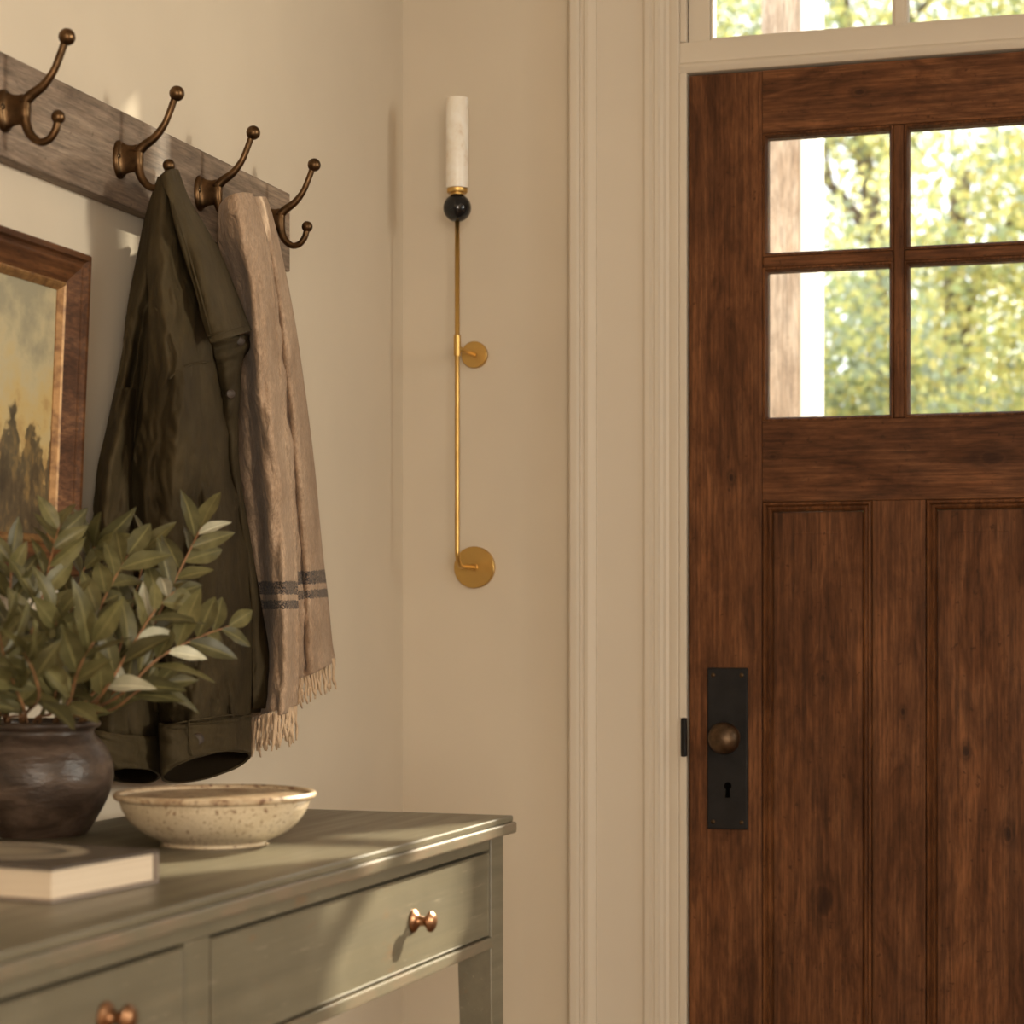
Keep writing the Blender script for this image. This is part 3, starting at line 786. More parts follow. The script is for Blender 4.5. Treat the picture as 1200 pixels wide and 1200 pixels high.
# front edge with buttons, under the collar
pk = patch('placket', [
    P_((246, 392, .104), (262, 394, .112), (280, 394, .112), (296, 392, .104)),
    P_((250, 412, .100), (264, 412, .111), (279, 410, .112), (293, 406, .101)),
    P_((255, 432, .098), (265, 432, .110), (274, 430, .111), (283, 424, .098)),
    P_((260, 465, .096), (267, 465, .106), (274, 464, .107), (281, 460, .094)),
    P_((265, 505, .094), (270, 505, .100), (274, 505, .101), (278, 503, .092)),
    P_((272, 560, .090), (275, 560, .095), (278, 560, .095), (281, 560, .088)),
    P_((285, 640, .086), (288, 640, .090), (291, 640, .090), (294, 640, .082)),
    P_((294, 730, .080), (299, 730, .086), (304, 730, .086), (309, 730, .078)),
    P_((296, 830, .076), (306, 830, .082), (316, 830, .082), (327, 829, .072))], OLIVE, jk, 6, 6, lambda u, v, px, py: 0.0022 * math.sin(v * 46 + u * 3))
button(281, 400, .1135, pk, 0.0062); button(270, 462, .110, pk, 0.0062)
# collar lapping down the front
patch('collar', [
    P_((189, 206, .098), (198, 199, .106), (207, 199, .094)),
    P_((199, 236, .112), (209, 234, .118), (220, 233, .094)),
    P_((209, 272, .120), (222, 268, .126), (238, 264, .098)),
    P_((219, 307, .126), (235, 302, .134), (256, 296, .102)),
    P_((230, 345, .132), (247, 340, .141), (275, 342, .106)),
    P_((238, 376, .134), (257, 372, .147), (288, 376, .114)),
    P_((246, 402, .132), (268, 396, .149), (293, 388, .120))], OLIVE, jk, 14, 10, lambda u, v, px, py: 0.0025 * math.sin(u * 7 + v * 8), 0.0045, wr=0.0035)
stitch([(243, 394, .1405), (262, 389, .1535), (289, 382, .1250)], jk)
stitch([(203, 238, .1205), (224, 307, .1345), (242, 372, .1420), (247, 396, .1400)], jk)
stitch([(181, 360, .090), (195, 378, .113), (203, 402, .124), (212, 427, .131)], jk, 0.0014)
stitch([(198, 444, .126), (212, 432, .131), (232, 425, .124), (250, 424, .096)], jk, 0.0014)
stitch([(190, 851, .087), (215, 846, .113), (240, 842, .1215), (268, 838, .115), (291, 838, .090)], jk, 0.0012)
stitch([(195, 903, .103), (215, 893, .121), (241, 883, .1275), (268, 880, .121), (289, 882, .103)], jk, 0.0009)
stitch([(221, 844, .1175), (222, 868, .1205), (225, 886, .1235)], jk, 0.0011)
# collar stand and loop on the hook
tube('hanger_loop', [atX(*p) for p in catmull([(191, 222, .096), (190, 212, .093), (193, 205, .088), (199, 204, .088), (204, 208, .093), (206, 220, .096)], 6)], 0.0028, OLIVE, jk, 10)

# ------------------------------------------------------------------ scarf
sf = thing('scarf', 'beige woven wool scarf with dark stripes and fringe on third hook', 'scarf', (0.07, -0.86, 1.0))
def sfold(ph):
    def f(u, v, px, py):
        k = min(1, max(0.15, (py - 235) / 120))
        return k * (0.0055 * math.sin(u * 8.5 + ph + v * 1.5) + 0.0025 * math.sin(u * 21 + v * 4 + ph))
    return f
def suv(top, slope, xm):
    return lambda px, py, u: (u, (py - (top + slope * (px - xm))) / 1000.0)
fl2 = patch('rear_fall', [
    R_(231, (284, .092), (294, .100), (303, .096), (310, .078)),
    R_(246, (290, .090), (300, .102), (309, .098), (316, .070)),
    R_(290, (302, .080), (311, .096), (320, .092), (327, .058)),
    R_(370, (310, .072), (322, .092), (334, .090), (343, .054)),
    R_(450, (318, .068), (331, .090), (344, .088), (355, .050)),
    R_(545, (326, .066), (341, .088), (355, .086), (367, .050)),
    R_(640, (334, .064), (349, .086), (363, .086), (376, .050)),
    R_(700, (338, .064), (354, .086), (369, .086), (383, .050)),
    P_((338, 765, .064), (356, 764, .086), (373, 759, .086), (388, 752, .052)),
    P_((340, 797, .064), (358, 792, .086), (376, 784, .086), (392, 774, .052))], SCARF, sf, 16, 10, sfold(0.4), 0.004, suv(669, -0.08, 360), wr=0.007)
fl1 = patch('front_fall', [
    P_((259, 240, .070), (268, 231, .100), (281, 226, .112), (294, 227, .104)),
    P_((257, 250, .068), (270, 246, .106), (286, 243, .118), (302, 246, .108)),
    P_((257, 285, .060), (274, 284, .104), (293, 282, .122), (312, 282, .112)),
    P_((266, 330, .052), (284, 330, .100), (302, 328, .124), (318, 322, .112)),
    P_((272, 410, .046), (290, 410, .092), (308, 408, .124), (325, 402, .112)),
    P_((276, 500, .042), (296, 500, .084), (316, 498, .122), (333, 497, .108)),
    P_((284, 600, .040), (305, 600, .080), (327, 600, .120), (344, 600, .106)),
    P_((296, 700, .040), (314, 700, .080), (333, 699, .118), (348, 697, .104)),
    P_((300, 780, .040), (317, 780, .080), (334, 779, .116), (349, 777, .102)),
    P_((292, 846, .042), (311, 842, .082), (331, 837, .114), (347, 829, .102))], SCARF, sf, 16, 10, sfold(2.2), 0.004, suv(681, 0.0, 330), wr=0.009)
def fringe(name, A, B, n, length, seed):
    random.seed(seed)
    V, Fc = [], []
    for i in range(n):
        t = (i + 0.5) / n
        a = [A[q] * (1 - t) + B[q] * t for q in range(3)]
        if len(A) > 3: a[2] += A[3] * math.sin(math.pi * t)
        p = [Vector(a)]
        dx = random.uniform(-1.2, 1.6); L = length * random.uniform(0.75, 1.12); x = a[2] + random.uniform(-.004, .005)
        for k in range(1, 6):
            p.append(Vector((a[0] + dx * k + random.uniform(-1.2, 1.2), a[1] + L * k / 5, x + random.uniform(-.002, .002))))
        pts = [atX(*q) for q in p]
        d = tube_data(pts, [0.0017, 0.0021, 0.0020, 0.0018, 0.0020, 0.0012], 6)
        b = len(V); V.extend(d[0]); Fc.extend([tuple(q + b for q in f) for f in d[1]])
    o = mesh(name, V, Fc, FRINGE, sf, False, True)
    o['kind'] = 'stuff'
    return o
fringe('fringe', (292, 842, .060, .030), (348, 827, .102), 34, 42, 3)
fringe('fringe', (340, 794, .070, .014), (392, 771, .055), 26, 36, 5)

# ------------------------------------------------------------------ framed picture
LEAN = 2.6
pc = thing('framed_painting', 'small framed oil landscape in brown wooden frame with dark trees', 'painting', (0.003, 0, 1.170), (0, R(LEAN), 0))
# local frame: x out of wall, y along wall (far edge at yr), z up
yr = -1.2115; fw_, fh_ = 0.46, 0.372
place = lambda a, b, h: (h, a, b)
ring('frame', (yr - fw_, 0, yr, fh_), [(0, 0.0), (0, 0.026), (0.002, 0.029), (0.0075, 0.029), (0.0100, 0.0245), (0.0125, 0.0235), (0.0160, 0.0245), (0.034, 0.0165), (0.0365, 0.0150), (0.0365, 0.0)], place, FRAMEW, pc, True)
ring('gilt_liner', (yr - fw_ + 0.0367, 0.0367, yr - 0.0367, fh_ - 0.0367), [(0, 0.004), (0, 0.0165), (0.0025, 0.0180), (0.005, 0.0165), (0.0095, 0.0110), (0.0095, 0.004)], place, GILT, pc, True)
cv = box('canvas', (0.004, yr - fw_ + 0.0455, 0.0455), (0.0095, yr - 0.0455, fh_ - 0.0455), OIL, pc, 0, True)

# ------------------------------------------------------------------ console table
TH = R(-2.3); TZ = 0.892
K = Vector((0.5176, -1.0638))
tbl = thing('console_table', 'worn sage green console table with drawers and copper knobs', 'table', (K.x, K.y, 0), (0, 0, TH))
TM = Matrix.Translation((K.x, K.y, 0)) @ Matrix.Rotation(TH, 4, 'Z'); TI = TM.inverted()
def tl(px, py, b):        # a pixel on the plane local x = b -> local (y, z)
    o = TI @ CAM; d = TI.to_3x3() @ ray(px, py)
    p = o + d * ((b - o.x) / d.x); return p.y, p.z
W = 0.425; FP = -0.020
y574 = tl(574, 1000, FP)[0]; y590 = tl(590, 1000, FP)[0]; y248 = tl(248, 1094, FP)[0]; y216 = tl(217, 1106, FP)[0]
zt = tl(574, 998, FP)[1]; zb = tl(575, 1096, FP)[1]; zr = tl(574, 1111, FP)[1]
dl = y574 - y248; yc0 = y248; gap = y248 - y216
yn = y216 - dl                    # near end of the second drawer
yend = yn - (y590 - y574)         # near end of the frame
ovr = -y590
print('table', y590, y574, y248, y216, yend, zt, zb, zr)
# top: a board over a narrow moulded underlayer
tp = box('table_top', (-W, yend - ovr, TZ - 0.0075), (-0.0035, -0.0035, TZ), SAGE, tbl, 0.0025, True, 3)
box('top_edge_moulding', (-W, yend - ovr - 0.0035, TZ - 0.0205), (0.0, 0.0, TZ - 0.0076), SAGEDGE, tbl, 0.003, True, 3)
zu_ = TZ - 0.0206
lg = y590 - y574 + 0.028
# legs run up to the top as corner posts
def leg(xf, yf, sx_, sy_):
    """square post, tapering below the drawer rail; xf,yf = outer corner, sx_,sy_ = direction inwards"""
    bm = bmesh.new()
    s0, s1 = 0.042, 0.028
    V, Fc = [], []
    for z, s in ((zu_, s0), (zr - 0.01, s0), (0.30, s1 + 0.004), (0.0, s1)):
        V += [(xf, yf, z), (xf + sx_ * s, yf, z), (xf + sx_ * s, yf + sy_ * s, z), (xf, yf + sy_ * s, z)]
    for i in range(3):
        for k in range(4): Fc.append((i * 4 + k, i * 4 + (k + 1) % 4, i * 4 + 4 + (k + 1) % 4, i * 4 + 4 + k))
    Fc += [(3, 2, 1, 0), (12, 13, 14, 15)]
    o = fixn(mesh('leg', V, Fc, SAGE, tbl, True))
    b = o.modifiers.new('bev', 'BEVEL'); b.width = 0.0015; b.segments = 2
leg(FP, y590, -1, -1); leg(-W + 0.02, y590, -1 * -1, -1); leg(FP, yend, -1, 1); leg(-W + 0.02, yend, 1, 1)
# apron: end and back boards, upper and lower drawer rails, divider
e = 0.0005
box('end_apron', (-W + 0.063, y590 - 0.022, zr), (FP - 0.043, y590 - 0.006, zu_), SAGE, tbl, 0.001, True)
box('end_apron', (-W + 0.063, yend + 0.006, zr), (FP - 0.043, yend + 0.022, zu_), SAGE, tbl, 0.001, True)
box('back_apron', (-W + 0.026, yend + 0.043, zr), (-W + 0.042, y590 - 0.043, zu_), SAGE, tbl, 0.001, True)
yA, yB = yend + 0.0425, y590 - 0.0425
# the drawers reach over the inner part of the posts; rails sit between the posts
box('drawer_rail', (FP - 0.020, yn + 0.0, zt + 0.0022), (FP - 0.0008, y574 - 0.0, zu_), SAGE, tbl, 0.0008, True)
box('drawer_rail', (FP - 0.022, yn, zr), (FP + 0.0035, y574, zb - 0.0015), SAGEDGE, tbl, 0.002, True)
box('divider', (FP - 0.020, y216 + 0.0016, zb - 0.001), (FP - 0.0008, y248 - 0.0016, zt + 0.0018), SAGE, tbl, 0.0008, True)
def drawer(y0, y1, lab):
    d = box('drawer', (FP - 0.018, y0 + 0.0018, zb + 0.0008), (FP - 0.0012, y1 - 0.0018, zt - 0.0010), SAGE, tbl, 0.0012, True)
    ring('drawer_bead', (y0 + 0.0018, zb + 0.0008, y1 - 0.0018, zt - 0.0010), [(0, FP - 0.003), (0, FP - 0.0010), (0.0008, FP - 0.0002), (0.0020, FP - 0.0008), (0.0022, FP - 0.003)],
         lambda a, b, h: (h, a, b), SAGE, d, True)
    return d
d1 = drawer(y248, y574, ''); d2 = drawer(yn, y216, '')
boxes('drawer_carcass', [((-W + 0.045, yn, zr + 0.002), (FP - 0.03, y574 - 0.03, zr + 0.008)), ((FP - 0.028, yn, zr + 0.004), (FP - 0.0225, y574, zu_ - 0.001))], SAGE, tbl, 0, True)
def knob(y, z, d):
    prof = [(0.0120, FP - 0.0008), (0.0122, FP + 0.0010), (0.0105, FP + 0.0030), (0.0070, FP + 0.0048), (0.0052, FP + 0.0075), (0.0050, FP + 0.0120), (0.0068, FP + 0.0148),
            (0.0100, FP + 0.0165), (0.0112, FP + 0.0185), (0.0108, FP + 0.0205), (0.0095, FP + 0.0212), (0.0090, FP + 0.0222), (0.0060, FP + 0.0240), (0.0001, FP + 0.0248)]
    k = lathe('drawer_knob', prof, COPPER, d, (0, y, z), 'X', 32, True)
    for p in k.data.polygons: p.use_smooth = True
    k['label'] = 'small turned copper knob'
ky, kz_ = tl(485, 1079, FP)
knob(ky, kz_, d1)
ky2, kz2 = tl(124, 1192, FP)
knob(ky2, kz2, d2)

# ------------------------------------------------------------------ pot, bowl, book
PC = atZ(46, 978, TZ); print('pot', PC)
pt = thing('clay_pot', 'dark brown glazed round clay pot holding the leafy branches', 'pot', tuple(PC))
pr_ = [(0.0001, 0.0006), (0.044, 0.0005), (0.050, 0.002), (0.0600, 0.018), (0.0700, 0.038), (0.0765, 0.058), (0.0775, 0.072), (0.0745, 0.088), (0.0675, 0.102), (0.0600, 0.1105), (0.0570, 0.1160),
       (0.0580, 0.1195), (0.0620, 0.1215), (0.0640, 0.1245), (0.0632, 0.1275), (0.0600, 0.1290), (0.0565, 0.1275), (0.0545, 0.122), (0.0540, 0.114), (0.062, 0.098), (0.070, 0.075), (0.068, 0.050), (0.052, 0.018), (0.0001, 0.012)]
lathe('pot_body', [(p.x, p.y * 0.935) for p in catmull([Vector((a, b, 0)) for a, b in pr_], 3)], POT, pt, (0, 0, 0), 'Z', 72, True)
POTC = PC.copy()
for o in pt.children:
    for p in o.data.polygons: p.use_smooth = True

BC = atZ(252, 990, TZ); print('bowl', BC)
bw = thing('bowl', 'wide shallow speckled cream stoneware bowl standing on the console table', 'bowl', tuple(BC))
bp = [(0.0001, 0.0004), (0.050, 0.0004), (0.0515, 0.0018), (0.0520, 0.0042), (0.0580, 0.0070), (0.0720, 0.0135), (0.0855, 0.0255), (0.0930, 0.0375), (0.0945, 0.0420), (0.0960, 0.0465)]
bo = lathe('bowl_body', [(p.x, p.y) for p in catmull([Vector((a, b, 0)) for a, b in bp + [(0.0950, 0.0500), (0.0925, 0.0480), (0.0830, 0.030), (0.060, 0.0180), (0.030, 0.0125), (0.0001, 0.0115)]], 3)], BOWL, bw, (0, 0, 0), 'Z', 72, True)
rp = [(0.0955, 0.0462), (0.0985, 0.0468), (0.1012, 0.0488), (0.1018, 0.0515), (0.1005, 0.0535), (0.0980, 0.0540), (0.0950, 0.0525), (0.0938, 0.0495)]
ro = lathe('rim', rp, RIM, bw, (0, 0, 0), 'Z', 72, True)
for o in (bo, ro):
    for p in o.data.polygons: p.use_smooth = True

BA = atZ(60.5, 1059, TZ); BB = atZ(183, 1035, TZ)
ba = math.atan2(BB.x - BA.x, BB.y - BA.y); bl = (BB - BA).length
print('book', BA, BB, bl)
bk = thing('book', 'closed hardback book with dark cover lying on the console table', 'book', (BA.x, BA.y, TZ + 0.0003), (0, 0, -ba))
bwid = 0.225; bth = 0.0290
box('cover', (-bwid, -0.003, bth - 0.0030), (0.003, bl, bth), COVER, bk, 0.0006, True)
box('cover', (-bwid, -0.003, 0.0), (0.003, bl, 0.0028), COVEREDGE, bk, 0.0006, True)
box('spine', (-bwid, bl - 0.0035, 0.0029), (0.003, bl, bth - 0.0031), COVEREDGE, bk, 0.0006, True)
box('page_block', (-bwid + 0.003, 0.0, 0.0030), (0.0, bl - 0.0045, bth - 0.0032), PAGES, bk, 0.0004, True)

# ------------------------------------------------------------------ laurel branches in the pot
def leaf_mesh(name, L, Wd, curl, droop, mat):
    V, Fc, UV = [], [], []
    n = 8
    for i in range(n + 1):
        t = i / n
        wd = Wd * 0.5 * (math.sin(math.pi * min(1, t ** 0.88)) ** 1.05) * (1.08 - 0.15 * t) + (0.0008 if i < n else 0.0)
        x = L * t; z = -droop * t * t * L
        for j, s in enumerate((-1, -0.5, 0, 0.5, 1)):
            V.append((x, s * wd, z + curl * abs(s) * wd + 0.0006 * math.sin(t * 14 + s * 2) * abs(s)))
            UV.append((0.5 + 0.5 * s, t))
    for i in range(n):
        for j in range(4): Fc.append((i * 5 + j, i * 5 + j + 1, (i + 1) * 5 + j + 1, (i + 1) * 5 + j))
    me = bpy.data.meshes.new(name); me.from_pydata(V, [], Fc); me.materials.append(mat)
    u = me.uv_layers.new(name='UVMap')
    for lp in me.loops: u.data[lp.index].uv = UV[lp.vertex_index]
    for p in me.polygons: p.use_smooth = True
    return me
LM = [leaf_mesh('leaf', 0.058 * s, 0.0205 * s2, c, d, LEAF) for s, s2, c, d in ((1, 1, .35, .10), (1.1, 1.02, .25, .2), (0.9, .98, .45, .05), (1.05, .9, .2, .3), (0.75, .82, .35, .1))]
LP = [leaf_mesh('leaf', 0.050, 0.016, .5, .2, PALELEAF)]
random.seed(11)
def branch(pts, nl, label, group=None, pale=0, scale=1.0, rad=0.0021):
    P = [Vector(p) for p in pts]
    base = P[0]
    t = thing('laurel_branch', label, 'branch', tuple(base), group=group)
    C = catmull([p - base for p in P], 8)
    V, Fc = tube_data(C, [rad * (1 - 0.62 * i / len(C)) for i in range(len(C))], 7)
    mesh('stem', V, Fc, STEM, t, True, True)
    m = len(C)
    view = (CAM - base).normalized()
    s0 = 0.40
    for k in range(nl):
        f = s0 + (1 - s0) * (k + random.uniform(-.2, .2)) / (nl - 1) if k < nl - 1 else 1.0
        f = min(max(f, 0.2), 0.995)
        i = min(int(f * (m - 1)), m - 2)
        p = C[i].lerp(C[i + 1], f * (m - 1) - i)
        tg = (C[min(i + 2, m - 1)] - C[max(i - 1, 0)]).normalized()
        side = view.cross(tg).normalized()
        if k % 2: side = -side
        spread = random.uniform(0.45, 0.95) * (0.15 if k == nl - 1 else 1)
        d = (tg + side * spread + view * random.uniform(-0.45, 0.5)).normalized()
        nrm = (view * 0.8 + Vector((0.25, 0.1, 0.55)) + Vector((random.uniform(-.7, .7), random.uniform(-.7, .7), random.uniform(-.5, .5))))
        nrm = (nrm - d * nrm.dot(d)).normalized()
        yv = nrm.cross(d)
        M = Matrix((d, yv, nrm)).transposed().to_4x4()
        sc = scale * random.uniform(0.82, 1.15) * (0.72 + 0.35 * math.sin(math.pi * min(1, f * 0.9)))
        me = random.choice(LP) if random.random() < pale else random.choice(LM)
        tipz = (base + p + d * 0.058 * sc).z
        if tipz < TZ + 0.121 or (base + p).z < TZ + 0.114: continue      # nothing hangs below the rim
        o = bpy.data.objects.new('leaf', me); COL.objects.link(o); o.parent = t
        # keep the leaf clear of the wall
        tip = base + p + d * 0.055 * sc
        if tip.x < 0.012:
            d2 = d.copy(); d2.x = abs(d2.x) + 0.1; d = d2.normalized(); nrm = (nrm - d * nrm.dot(d)).normalized(); yv = nrm.cross(d)
            M = Matrix((d, yv, nrm)).transposed().to_4x4()
        o.matrix_local = Matrix.Translation(p) @ M @ Matrix.Scale(sc, 4)
    return t
MZ_ = TZ + 0.118
def br(bpx, path, nl, label, pale=0, scale=1.0, rad=0.0021, group=None):
    """path: (px,py,x) points above the pot; bpx: offset of the foot inside the pot"""
    foot = POTC + Vector((bpx[0] * 0.4, bpx[1] * 0.4, 0.022))
    mouth = POTC + Vector((bpx[0], bpx[1], 0.116))
    return branch([foot, mouth] + [atX(*p) for p in path], nl, label, group, pale, scale, rad)
X0 = POTC.x
br((0.030, 0.030), [(150, 795, X0 + .10), (185, 722, X0 + .13), (215, 660, X0 + .14), (236, 618, X0 + .15)], 17, 'tall leafy branch rising rightmost, its tip before the jacket sleeve', .06)
br((0.036, 0.020), [(140, 815, X0 + .13), (185, 772, X0 + .17), (230, 748, X0 + .19), (268, 734, X0 + .20)], 13, 'low leafy branch leaning farthest right over the bowl', .08)
br((-0.005, -0.03), [(30, 770, X0 + .04), (48, 705, X0 + .05), (62, 645, X0 + .05), (70, 615, X0 + .05)], 14, 'tall leafy branch before the lower right corner of the painting')
br((0.02, 0.0), [(85, 800, X0 + .08), (105, 740, X0 + .10), (128, 690, X0 + .10), (150, 650, X0 + .10)], 14, 'leafy branch in the middle of the pot, forking towards the jacket')
br((0.02, 0.030), [(128, 790, X0 + .06), (150, 725, X0 + .08), (165, 672, X0 + .08), (168, 640, X0 + .08)], 13, 'upright leafy branch just left of the tallest right-hand branch')
br((0.025, -0.015), [(80, 825, X0 + .13), (92, 785, X0 + .16), (110, 752, X0 + .18)], 8, 'short front branch with large pale green leaves above the pot rim', 0, 1.2)
br((-0.02, -0.03), [(15, 820, X0 + .08), (5, 770, X0 + .10), (-8, 715, X0 + .11)], 10, 'leafy branch leaning to the left edge of the picture', 0, 1.1)
br((-0.02, 0.01), [(10, 760, X0 + .01), (12, 700, X0 + .02), (14, 650, X0 + .02)], 12, 'upright branch with dark leaves before the bottom of the painting')
br((0.0, -0.035), [(45, 820, X0 + .12), (40, 790, X0 + .14), (28, 765, X0 + .15)], 7, 'short leafy sprig at the front left of the pot', 0, 1.15)
br((0.01, 0.02), [(70, 770, X0 + .03), (88, 700, X0 + .03), (105, 650, X0 + .04), (112, 640, X0 + .05)], 14, 'leafy branch between the painting and the jacket')
br((0.035, 0.0), [(118, 815, X0 + .12), (150, 765, X0 + .15), (182, 715, X0 + .16), (208, 690, X0 + .16)], 13, 'leafy branch with silvery leaves between the two longest right-hand branches', .2)
br((0.038, 0.025), [(135, 830, X0 + .12), (165, 808, X0 + .15), (195, 800, X0 + .17)], 8, 'lowest short branch drooping over the right side of the pot', .15, .95)
br((0.0, 0.0), [(62, 810, X0 + .05), (68, 760, X0 + .07), (64, 715, X0 + .08)], 11, 'leafy sprig standing in the centre of the pot')
br((-0.03, -0.015), [(-10, 800, X0 + .05), (-30, 740, X0 + .06), (-45, 690, X0 + .06)], 10, 'leafy branch cut off by the left edge of the picture')

br((-0.015, -0.04), [(28, 838, X0 + .10), (22, 815, X0 + .12), (14, 795, X0 + .13)], 8, 'short sprig bending low over the front of the pot', 0, 1.0)
br((0.01, -0.03), [(60, 836, X0 + .08), (66, 808, X0 + .10), (74, 785, X0 + .10)], 15, 'short dark sprig behind the large front leaves', 0, 1.0)
br((-0.035, 0.0), [(0, 836, X0 + .03), (-6, 800, X0 + .04), (2, 765, X0 + .04)], 15, 'short dark sprig low at the left of the pot', 0, 1.0)
br((0.015, 0.035), [(100, 838, X0 + .03), (112, 800, X0 + .04), (120, 765, X0 + .04)], 15, 'short dark sprig low at the back of the pot', 0, 1.0)

# ------------------------------------------------------------------ outside the door
def earth():
    t = NT('garden_ground', 0.95)
    t.base(t.ramp(t.noise(t.coord(), 1.5, 6), [(0.35, (0.16, 0.15, 0.06)), (0.65, (0.32, 0.28, 0.15))]))
    return t.m
st(box('ground', (-30, 0.14, -0.45), (30, 45, -0.30), earth(), bev=0))
DECK = wood('porch_boards', 1, (0.22, 0.17, 0.13), (0.36, 0.29, 0.23), (0.46, 0.39, 0.32), 0.7, knots=False)
pd = thing('porch_floor', kind='structure', loc=(1.0, 1.2, -0.06))
for i in range(22):
    box('deck_board', (-1.5 + i * 0.2, 0.145, -0.10), (-1.5 + i * 0.2 + 0.195, 2.4, -0.06), DECK, pd, 0.003)
box('joist', (-1.5, 0.145, -0.30), (2.9, 2.35, -0.101), DECK, pd, 0)
POSTW = wood('weathered_post_wood', 2, (0.40, 0.29, 0.21), (0.56, 0.45, 0.36), (0.68, 0.58, 0.49), 0.8, seed=2.2)
WHITE = paint('white_paint_sunlit_side', (0.82, 0.81, 0.78), 0.6, 0.02)
y0 = 1.55
xl = atY(892, 400, y0).x; xm = atY(937, 400, y0).x; xr_ = atY(958, 400, y0).x
pp = thing('porch_post', 'weathered brown wooden porch post outside the door glass', 'post', ((xl + xm) / 2, y0 + .05, -0.06))
box('post_shaft', (xl, y0, -0.06), (xm - 0.001, y0 + 0.10, 3.9), POSTW, pp, 0.004)
box('sunlit_side_board', (xm, y0 + 0.005, -0.06), (xr_, y0 + 0.10, 3.9), WHITE, pp, 0.002)  # white board stands for the post's sunlit side, brightness put into colour
# unseen square pier right of the door, added to block the sun
pc0, pc1, py0, py1 = 1.23, 1.70, 1.10, 1.32
pier = thing('sun_blocker_pier', 'broad white added pier, out of view right of the door, blocking sun', 'pier', ((pc0 + pc1) / 2, 1.2, -0.06))
box('pier_shaft', (pc0, py0, 0.12), (pc1, py1, 3.8), WHITE, pier, 0.004)
box('plinth', (pc0 - 0.03, py0 - 0.03, -0.06), (pc1 + 0.03, py1 + 0.03, 0.1195), WHITE, pier, 0.006)
box('capital', (pc0 - 0.03, py0 - 0.03, 3.8005), (pc1 + 0.03, py1 + 0.03, 3.92), WHITE, pier, 0.006)

BARK = wood('bark', 2, (0.10, 0.07, 0.05), (0.20, 0.15, 0.115), (0.30, 0.24, 0.19), 0.95, fine=20, knots=False, seed=8.0, bump=0.8)
def folmat(name, col, trans):
    m = bpy.data.materials.new(name); m.use_nodes = True; nt = m.node_tree; nt.nodes.clear()
    o = nt.nodes.new('ShaderNodeOutputMaterial'); d = nt.nodes.new('ShaderNodeBsdfPrincipled'); t = nt.nodes.new('ShaderNodeBsdfTranslucent'); mx = nt.nodes.new('ShaderNodeMixShader')
    tc = nt.nodes.new('ShaderNodeTexCoord'); no = nt.nodes.new('ShaderNodeTexNoise'); no.inputs['Scale'].default_value = 2.5; rp_ = nt.nodes.new('ShaderNodeValToRGB')
    rp_.color_ramp.elements[0].color = (*[c * 0.7 for c in col], 1); rp_.color_ramp.elements[0].position = 0.3
    rp_.color_ramp.elements[1].color = (*[min(1, c * 1.3) for c in col], 1); rp_.color_ramp.elements[1].position = 0.7
    nt.links.new(tc.outputs['Object'], no.inputs['Vector']); nt.links.new(no.outputs['Fac'], rp_.inputs['Fac'])
    nt.links.new(rp_.outputs[0], d.inputs['Base Color']); nt.links.new(rp_.outputs[0], t.inputs['Color'])
    d.inputs['Roughness'].default_value = 0.35
    mx.inputs[0].default_value = trans
    nt.links.new(d.outputs[0], mx.inputs[1]); nt.links.new(t.outputs[0], mx.inputs[2]); nt.links.new(mx.outputs[0], o.inputs['Surface'])
    return m
FOL = [folmat('yellow_green_foliage', (0.70, 0.68, 0.30), 0.6), folmat('green_foliage', (0.44, 0.50, 0.26), 0.55), folmat('grey_green_foliage', (0.40, 0.45, 0.33), 0.5), folmat('golden_foliage', (0.78, 0.68, 0.28), 0.6)]
def tree(label, base, trunk, rad, crowns, nleaf, mixw, lsize=0.055, seed=1, branches=()):
    random.seed(seed)
    t = thing('garden_tree', label, 'tree', base, group='trees in the garden')
    tube('trunk', catmull([Vector(base)] + [Vector(p) for p in trunk], 6), [rad * (1 - 0.55 * i / (6 * len(trunk))) for i in range(6 * len(trunk) + 1)], BARK, t, 12)
    for b in branches:
        c = catmull([Vector(p) for p in b[0]], 6)
        tube('limb', c, [b[1] * (1 - 0.7 * i / len(c)) for i in range(len(c))], BARK, t, 8)
    V, Fc, MI = [], [], []
    tot = sum(c[1][0] * c[1][1] * c[1][2] for c in crowns)
    for (c, r) in crowns:
        m = int(nleaf * r[0] * r[1] * r[2] / tot)
        ncl = max(8, m // 35)
        cl = []
        for q in range(ncl):
            while True:
                p = Vector([random.uniform(-1, 1) for _ in range(3)])
                if p.length < 1: break
            cl.append(Vector((c[0] + p.x * r[0], c[1] + p.y * r[1], c[2] + p.z * r[2])))
        for q in range(m):
            p = random.choice(cl) + Vector([random.gauss(0, 0.13) for _ in range(3)])
            d = Vector([random.gauss(0, 1) for _ in range(3)]).normalized(); s = d.cross(Vector([random.gauss(0, 1) for _ in range(3)])).normalized()
            L = lsize * random.uniform(0.7, 1.3); wv = s * L * 0.42
            b = len(V)
            V.extend([p, p + d * L * 0.5 + wv, p + d * L, p + d * L * 0.5 - wv]); Fc.append((b, b + 1, b + 2, b + 3))
            MI.append(random.choices(range(4), mixw)[0])
    o = mesh('foliage', V, Fc, FOL, t)
    o.data.polygons.foreach_set('material_index', MI)
    o['kind'] = 'stuff'
    return t
def G(px, py, y): return tuple(atY(px, py, y))
# shrub in the lower left pane
g = G(985, 520, 7.5)
tree('dense grey-green shrub tree seen low through left door panes', (g[0], 7.5, -0.3), [(g[0] + .05, 7.5, 0.8), (g[0], 7.55, 1.9)], 0.06,
     [((g[0], 7.5, 1.75), (0.75, 0.7, 1.35)), ((g[0] - 0.9, 7.7, 1.3), (0.7, 0.6, 1.1))], 15000, (3, 3, 4, 2), 0.055, 21)
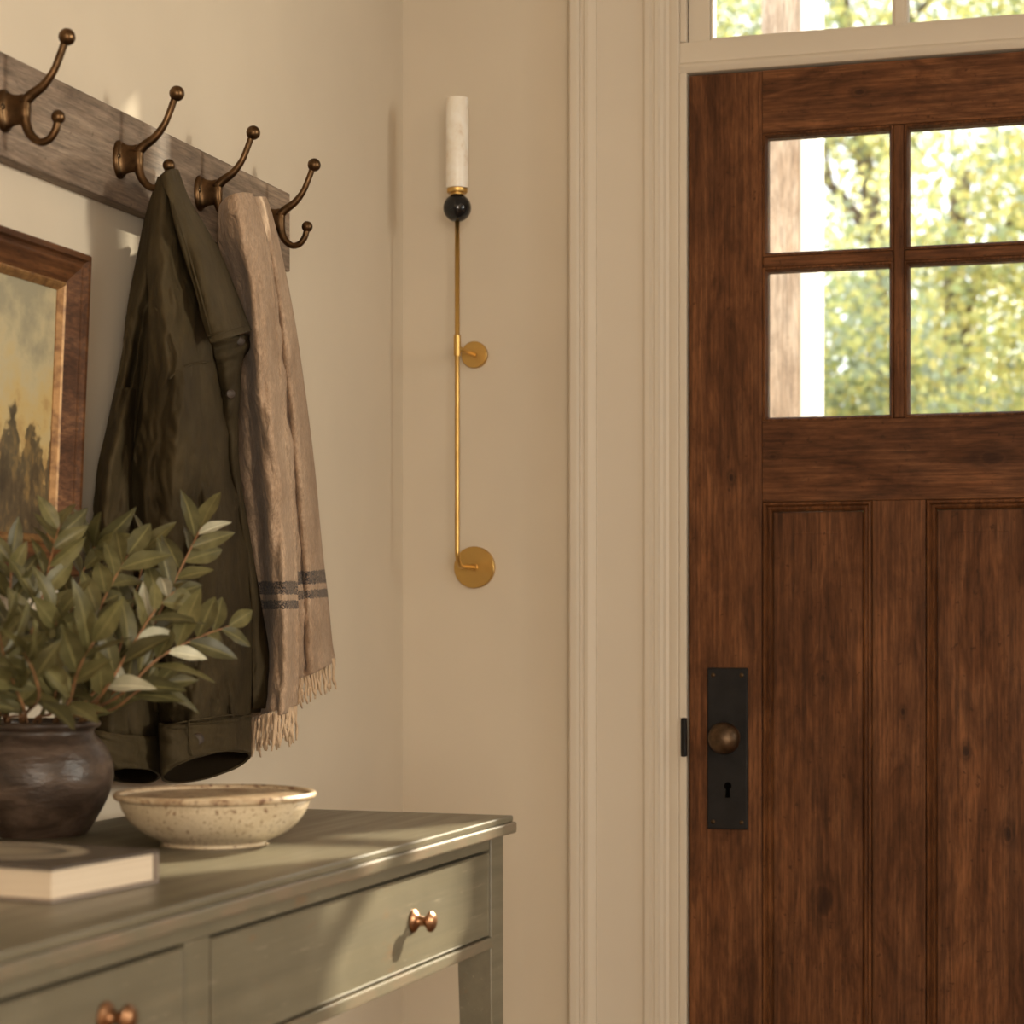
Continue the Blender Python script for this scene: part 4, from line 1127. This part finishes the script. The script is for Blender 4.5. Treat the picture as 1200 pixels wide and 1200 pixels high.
# bright tree filling the right pane
g = G(1130, 300, 9.0)
tree('tall yellow-green tree filling the right door pane', (g[0] - .1, 9.3, -0.3), [G(1120, 480, 9.3), G(1123, 380, 9.3), G(1118, 300, 9.3), G(1130, 200, 9.3)], 0.11,
     [((g[0] + 0.25, 9.0, 2.9), (0.75, 0.9, 1.3)), ((g[0] + 1.4, 9.2, 3.2), (1.2, 1.0, 1.8)), ((g[0] - .1, 8.8, 1.6), (0.7, 0.6, 0.9))], 26000, (5, 3, 2, 3), 0.055, 22,
     [([G(1123, 380, 9.3), G(1150, 320, 9.2), G(1190, 250, 9.1)], 0.05)])
# leaning trunk with bare limbs against the sky in the upper left pane
tree('leaning brown tree with open limbs against the white sky', (G(1030, 600, 11)[0], 11, -0.3), [G(1028, 420, 11), G(1028, 300, 11), G(1022, 240, 11), G(1008, 160, 11), G(992, 40, 11), G(985, -60, 11)], 0.085,
     [((G(1030, 40, 11)[0], 11, G(1030, 130, 11)[2]), (0.55, 0.5, 0.5)), ((G(985, 250, 11)[0], 11.2, G(985, 290, 11)[2]), (0.6, 0.4, 0.30)), ((G(880, 20, 11)[0], 11, G(880, 10, 11)[2]), (0.7, 0.5, 0.45)), ((G(1120, -10, 11)[0], 11, G(1120, 0, 11)[2]), (0.8, 0.5, 0.5))], 9000, (4, 3, 3, 2), 0.055, 23,
     [([G(1024, 280, 11), G(990, 235, 11), G(960, 200, 11.1), G(945, 150, 11.1)], 0.045), ([G(1012, 190, 11), G(980, 165, 11), G(955, 185, 11)], 0.02), ([G(1000, 100, 11), G(1060, 30, 11), G(1120, -30, 11)], 0.04), ([G(975, 220, 11), G(968, 170, 11), G(985, 120, 11)], 0.02)])
for i, (x, y, z, r, lab, mx_) in enumerate((
        (-4.2, 10.5, 2.6, 1.7, 'broad green tree far left in the garden', (2, 5, 3, 1)), (-3.2, 17.0, 3.0, 1.5, 'round green tree left of the leaning trunk', (3, 4, 3, 1)),
        (3.6, 11.5, 3.2, 1.8, 'golden tree right of the door in the garden', (4, 2, 1, 4)),
        (0.2, 15.5, 2.2, 1.7, 'distant pale tree behind the right door pane', (4, 4, 3, 2)))):
    tree(lab, (x, y, -0.3), [(x + .05, y, z * 0.5), (x, y, z)], 0.13, [((x, y, z), (r, r * .8, r))], 12000, mx_, 0.085, 40 + i)
